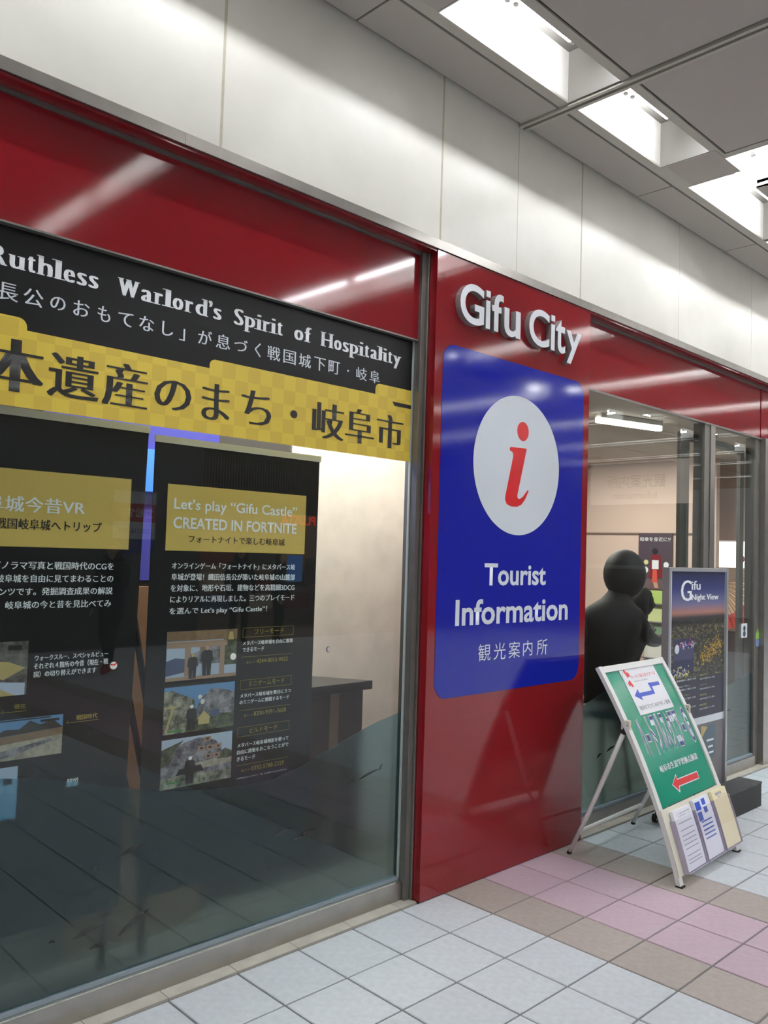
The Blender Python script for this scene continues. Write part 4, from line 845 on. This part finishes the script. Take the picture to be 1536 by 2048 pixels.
def person(label, loc, rz, pose, h, mats, group=None, shoes=None, hair=(1.18, 1.2, 1.12), hat=False):
    """body as one skinned surface; pose: dict of joints in units of h, x=right, y=forward"""
    t = thing('person', label, 'person', loc, rz, group); J = pose
    order = ['pelvis', 'waist', 'chest', 'neck', 'head', 'shR', 'elR', 'wrR', 'haR', 'shL', 'elL', 'wrL', 'haL', 'hiR', 'knR', 'anR', 'toR', 'hiL', 'knL', 'anL', 'toL']
    R0 = {'pelvis': .085, 'waist': .075, 'chest': .092, 'neck': .056, 'head': .045, 'shR': .048, 'elR': .032, 'wrR': .022, 'haR': .02, 'hiR': .058, 'knR': .04, 'anR': .027, 'toR': .022}
    E_ = [('pelvis', 'waist'), ('waist', 'chest'), ('chest', 'neck'), ('neck', 'head'), ('chest', 'shR'), ('shR', 'elR'), ('elR', 'wrR'), ('wrR', 'haR'), ('chest', 'shL'), ('shL', 'elL'), ('elL', 'wrL'), ('wrL', 'haL'), ('pelvis', 'hiR'), ('hiR', 'knR'), ('knR', 'anR'), ('anR', 'toR'), ('pelvis', 'hiL'), ('hiL', 'knL'), ('knL', 'anL'), ('anL', 'toL')]
    vs = [tuple(c*h for c in J[k]) for k in order]; rr = [R0.get(k, R0.get(k[:2]+'R', .03))*h for k in order]
    idx = {k: i for i, k in enumerate(order)}
    skin_fig('body', vs, [(idx[a], idx[b]) for a, b in E_], rr, 0, mats[0], t)
    hd = Vector(J['head'])*h; fwd = Vector(J.get('face', (0, 1, 0))).normalized(); side = Vector((-fwd.y, fwd.x, 0))
    bm = bm_new(); bmesh.ops.create_uvsphere(bm, u_segments=24, v_segments=18, radius=1)
    for v in bm.verts:
        x, y, z = v.co; jaw = 1-.28*max(0, -z)**1.2
        d = y*.052*h*jaw; s = x*.043*h*jaw; zz = z*.066*h
        if y > .3: d += .012*h*math.exp(-((x/.18)**2+((z+.1)/.2)**2))+.003*h*math.exp(-((x/.4)**2+((z+.5)/.12)**2))-.004*h*math.exp(-(((abs(x)-.38)/.18)**2+((z-.12)/.14)**2))
        v.co = hd+fwd*d+side*s+Vector((0, 0, zz+.012*h))
    ho = obj('head', bm, mats[1], t, smooth=True)
    for s_ in (-1, 1): ellipsoid('ear', hd+side*s_*.042*h+Vector((0, 0, .01*h)), (.008*h, .008*h, .016*h), mats[1], ho, 10)
    bm = bm_new(); bmesh.ops.create_uvsphere(bm, u_segments=24, v_segments=18, radius=1)
    for v in bm.verts:
        x, y, z = v.co; d = y*.058*h*hair[1]/1.1-.012*h; s = x*.049*h*hair[0]/1.1; zz = z*.066*h*hair[2]+.020*h
        if y > .2 and z < .35: d *= .25
        v.co = hd+fwd*d+side*s+Vector((0, 0, zz))
    obj('hair', bm, mats[2], t, smooth=True)
    for hn, el in (('haR', 'wrR'), ('haL', 'wrL')):
        a = Vector(J[hn])*h; d = (a-Vector(J[el])*h).normalized(); q = d.orthogonal().normalized(); q2 = d.cross(q)
        vs = [tuple(a-d*.02*h)]; es = []; rd = [.014*h]
        for f in range(4):
            o_ = (f-1.5)*.011*h; L_ = (.040, .046, .044, .034)[f]*h; b0 = a+q*o_; b1 = b0+d*L_*.5+q2*.004*h; b2 = b0+d*L_+q2*.012*h; n0 = len(vs)
            vs += [tuple(b0), tuple(b1), tuple(b2)]; es += [(0, n0), (n0, n0+1), (n0+1, n0+2)]; rd += [.0055*h, .005*h, .0042*h]
        n0 = len(vs); b0 = a-d*.008*h+q*.02*h; vs += [tuple(b0), tuple(b0+d*.02*h+q*.008*h)]; es += [(0, n0), (n0, n0+1)]; rd += [.006*h, .005*h]
        skin_fig('hand', vs, es, rd, 0, mats[1], t, 1)
    if shoes:
        for an, to in (('anR', 'toR'), ('anL', 'toL')):
            a = Vector(J[an])*h; b = Vector(J[to])*h; bm = bm_new()
            tube(bm, [a+Vector((0, -.012*h, -.012*h)), (a+b)/2+Vector((0, 0, .003*h)), b+Vector((0, .012*h, 0))], [.024*h, .025*h, .017*h], 12)
            obj('shoe', bm, shoes, t, smooth=True)
    return t
STAND = dict(pelvis=(0, 0, .53), waist=(0, .005, .61), chest=(0, 0, .72), neck=(0, .005, .83), head=(0, .02, .91), shR=(.105, 0, .79), elR=(.135, .02, .64), wrR=(.12, .10, .53), haR=(.11, .13, .505), shL=(-.105, 0, .79), elL=(-.14, .0, .64), wrL=(-.13, .05, .50), haL=(-.125, .06, .47),
             hiR=(.055, 0, .50), knR=(.06, .03, .28), anR=(.065, -.01, .05), toR=(.075, .07, .02), hiL=(-.055, 0, .50), knL=(-.06, .02, .28), anL=(-.065, -.01, .05), toL=(-.075, .07, .02))
SIT = dict(STAND); SIT.update(pelvis=(0, 0, .42), waist=(0, .01, .50), chest=(0, .03, .62), neck=(0, .05, .735), head=(0, .065, .815), shR=(.115, .03, .69), elR=(.16, .10, .55), wrR=(.09, .22, .56), haR=(.07, .25, .56), shL=(-.115, .03, .69), elL=(-.16, .10, .55), wrL=(-.08, .22, .56), haL=(-.06, .25, .56),
             hiR=(.055, .02, .40), knR=(.07, .24, .40), anR=(.07, .24, .18), toR=(.075, .31, .16), hiL=(-.055, .02, .40), knL=(-.07, .24, .40), anL=(-.07, .24, .18), toL=(-.075, .31, .16))
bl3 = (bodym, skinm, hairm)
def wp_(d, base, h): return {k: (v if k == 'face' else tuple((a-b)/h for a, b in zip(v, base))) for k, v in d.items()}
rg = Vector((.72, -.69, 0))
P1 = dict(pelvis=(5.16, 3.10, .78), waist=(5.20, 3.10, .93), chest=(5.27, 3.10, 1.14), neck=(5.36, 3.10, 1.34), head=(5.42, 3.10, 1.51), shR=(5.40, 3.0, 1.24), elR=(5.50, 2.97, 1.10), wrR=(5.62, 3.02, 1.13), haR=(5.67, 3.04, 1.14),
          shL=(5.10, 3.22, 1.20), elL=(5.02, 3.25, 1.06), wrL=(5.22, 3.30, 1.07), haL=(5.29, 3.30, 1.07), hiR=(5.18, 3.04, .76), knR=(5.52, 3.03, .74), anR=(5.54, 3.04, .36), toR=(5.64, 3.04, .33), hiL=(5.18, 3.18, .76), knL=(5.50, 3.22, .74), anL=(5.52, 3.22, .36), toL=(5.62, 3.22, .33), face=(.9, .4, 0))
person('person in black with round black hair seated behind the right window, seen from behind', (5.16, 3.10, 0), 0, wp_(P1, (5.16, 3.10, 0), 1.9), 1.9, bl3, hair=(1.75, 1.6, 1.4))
P2 = dict(pelvis=(6.12, 3.55, .70), waist=(6.14, 3.54, .82), chest=(6.18, 3.52, .98), neck=(6.26, 3.49, 1.14), head=(6.33, 3.45, 1.275), shR=(6.28, 3.42, 1.06), elR=(6.48, 3.42, .98), wrR=(6.66, 3.45, 1.0), haR=(6.71, 3.45, 1.0),
          shL=(6.10, 3.62, 1.06), elL=(6.30, 3.66, .94), wrL=(6.46, 3.60, .98), haL=(6.50, 3.60, .98), hiR=(6.14, 3.50, .68), knR=(6.46, 3.46, .68), anR=(6.46, 3.46, .32), toR=(6.56, 3.46, .29), hiL=(6.14, 3.62, .68), knL=(6.44, 3.66, .68), anL=(6.44, 3.66, .32), toL=(6.54, 3.66, .29), face=(.80, -.60, 0))
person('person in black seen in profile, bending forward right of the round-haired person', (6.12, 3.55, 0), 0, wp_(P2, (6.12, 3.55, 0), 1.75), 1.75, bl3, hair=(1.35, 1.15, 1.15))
for k, (x, y, lab) in enumerate(((5.16, 3.11, 'dark bar stool under the round-haired person'), (6.12, 3.56, 'dark bar stool under the person in profile'))):
    t = thing('bar_stool', lab, 'stool', (x, y, 0), 0, 'stools inside the right window'); z_ = (.61, .545)[k]
    bm = bm_new(); tube(bm, [(0, 0, z_-.03), (0, 0, z_)], .17, 20); obj('seat', bm, blackm, t)
    for a in range(4):
        an = a*math.pi/2+.6; bm = bm_new(); tube(bm, [(.13*math.cos(an), .13*math.sin(an), z_-.03), (.2*math.cos(an), .2*math.sin(an), 0)], .012, 8); obj('leg', bm, mat('stool_leg', (60, 46, 36), .5), t)
tbm = thing('side_table', 'dark table seen beside the pillar through the right window', 'table', (4.78, 3.62, 0))
bm = bm_new(); box(bm, -.35, .28, -.14, .25, .94, .985, bev=.004); obj('tabletop', bm, mat('table_dark', (34, 44, 42), .3), tbm)
for sx_, sy_ in ((-1, -1), (-1, 1), (1, -1), (1, 1)):
    bm = bm_new(); box(bm, -.04+sx_*.27-.02, -.04+sx_*.27+.02, .05+sy_*.15-.02, .05+sy_*.15+.02, 0, .94); obj('leg', bm, mat('table_leg', (40, 40, 38), .4), tbm)

# ================================================================= OPPOSITE SIDE OF THE PASSAGE (seen in reflections)
opp = bxo('wall_front', (-4, 7.9, -7.1, -7.0, 0, 4.3), mat('opposite_wall', (92, 88, 84), .6)); struct(opp, 'dark wall across the passage')
opp2 = bxo('wall_far', (13.0, 26, -7.1, -7.0, 0, 4.3), mat('opposite_wall')); opp2['kind'] = 'structure'
shop = thing('shop_front', 'lit shop across the passage, seen only as a reflection in the windows', 'shop', (10.4, -7.5, 0))
cano = bxo('canopy', (7.9, 13.0, -7.3, -7.05, 2.35, 4.2), mat('canopy_dark', (46, 36, 30), .6)); part(cano, shop)
for k in range(86):
    o = bpy.data.objects.new('slat', None) if False else None
bm = bm_new()
for k in range(84): box(bm, 7.93+k*.06, 7.955+k*.06, -7.05, -7.0, 2.36, 3.3)
sl = obj('canopy_slats', bm, mat('slat_brown', (92, 68, 50), .6)); sl['kind'] = 'stuff'; part(sl, shop)
part(bxo('back_wall', (7.9, 13, -9.6, -9.5, 0, 3), mat('shop_back', (150, 134, 118), .7)), shop)
part(bxo('shop_floor', (7.9, 13, -9.5, -7.0, -.05, .0), mat('shop_floor_mat', (120, 110, 100), .5)), shop)
part(bxo('shop_ceiling', (7.9, 13, -9.5, -7.3, 2.85, 2.9), mat('shop_ceiling_mat', (120, 110, 100), .7)), shop)
for k in range(5):
    for s_ in range(3):
        part(bxo('shelf_goods', (8.1+k, 8.75+k, -9.0, -8.7, .4+s_*.45, .7+s_*.45), mat('goods_%s' % 'abcde'[(k+s_) % 5], [(180, 140, 90), (90, 110, 150), (200, 190, 170), (120, 60, 50), (70, 66, 60)][(k+s_) % 5], .6)), shop)
def mtext(s, x0, x1, z0, z1, y, m, par, off=0):      # facing +Y (towards the window side)
    b = fit(glyphs(s, off), x0, x1, z0, z1)
    for v in b.verts: v.co = Vector((x0+x1-v.co.x, y, v.co.y))
    o = obj('lettering', b, m, None, norm=False); part(o, par); return o
mtext('PLUSTA', 9.58, 10.42, 2.13, 2.31, -6.96, mat('neon_red', (255, 72, 40), .4, emit=3), shop, .03)
mtext('PLUSTA', 10.45, 11.1, 1.98, 2.10, -6.98, mat('letter_grey', (190, 190, 190), .4), shop)
part(bxo('screen', (9.78, 10.12, -6.98, -6.94, 1.05, 1.55), mat('display_blue', (80, 140, 220), .3, emit=.9)), shop)
part(bxo('screen', (10.2, 10.5, -6.98, -6.94, 1.0, 1.5), mat('display_dark', (60, 52, 44), .3, emit=.4)), shop)
hs = thing('clinic_sign', 'white, red and navy wall sign across the passage seen mirrored left of the poster gap', 'sign', (6.6, -6.99, 2))
picture_y = -6.985
bm = bm_new(); mts = [prwhite, mat('sign_red', (190, 40, 52), .4), mat('sign_navy', (34, 44, 120), .4)]
for a, b, i in ((2.33, 2.53, 0), (2.03, 2.33, 1), (1.75, 2.03, 0), (1.50, 1.75, 2)):
    f = bm.faces.new([bm.verts.new(v) for v in ((7.0, picture_y, a), (6.25, picture_y, a), (6.25, picture_y, b), (7.0, picture_y, b))]); f.material_index = i
part(obj('sign_face', bm, mts, norm=False), hs); part(bxo('sign_body', (6.25, 7.0, -6.999, -6.988, 1.5, 2.53), rail), hs)
mtext('笠松病院', 6.30, 6.95, 2.10, 2.26, -6.98, prwhite, hs, .02); mtext('058-276-2881', 6.35, 6.9, 1.84, 1.92, -6.98, MC['sign_navy'], hs)
# hanging guide sign (mirrored in the right window)
hg = thing('hanging_sign', 'pale hanging guide sign for tourist information over the passage, mirrored in the right window', 'sign', (10, .15, 2.7))
part(bxo('panel', (10.0, 10.06, -.56, .87, 2.39, 2.95), mat('sign_pale', (214, 200, 190), .6, emit=.9)), hg)
for yv in (-.4, .7):
    bm = bm_new(); tube(bm, [(10.03, yv, 2.95), (10.03, yv, 4.0)], .01, 8); part(obj('hanger', bm, steel), hg)
for s_, z0_, z1_, ya, yb in (('観光案内所', 2.60, 2.78, -.30, .54), ('Information', 2.46, 2.55, -.20, .42)):
    b = fit(glyphs(s_), ya, yb, z0_, z1_)
    for v in b.verts: v.co = Vector((9.995, ya+yb-v.co.x, v.co.y))
    part(obj('lettering', b, mat('sign_grey_ink', (96, 88, 84), .6), norm=False), hg)
# passers-by across the passage
WALK = dict(STAND); WALK.update(knR=(.06, .08, .29), anR=(.065, .10, .06), toR=(.075, .18, .03), knL=(-.06, .0, .28), anL=(-.065, -.10, .06), toL=(-.07, -.03, .02), elR=(.14, .05, .65), wrR=(.07, .16, .70), haR=(.05, .18, .73))
dk = (mat('dark_coat', (20, 20, 22), .8), mat('skin_tone', (196, 156, 132), .6), mat('dark_hair', (18, 15, 14), .6))
person('passer-by in dark clothes and red shoes mirrored in the left black poster', (5.06, -4.5, 0), math.radians(60), WALK, 1.70, dk, shoes=mat('red_shoe', (150, 30, 34), .5))
person('passer-by in a dark coat facing the lit shop, mirrored below the gold box', (8.25, -6.3, 0), math.radians(10), STAND, 1.72, dk)
person('passer-by in a dark coat further along the lit shop, mirrored right of the other', (9.0, -6.2, 0), math.radians(-40), STAND, 1.62, dk)
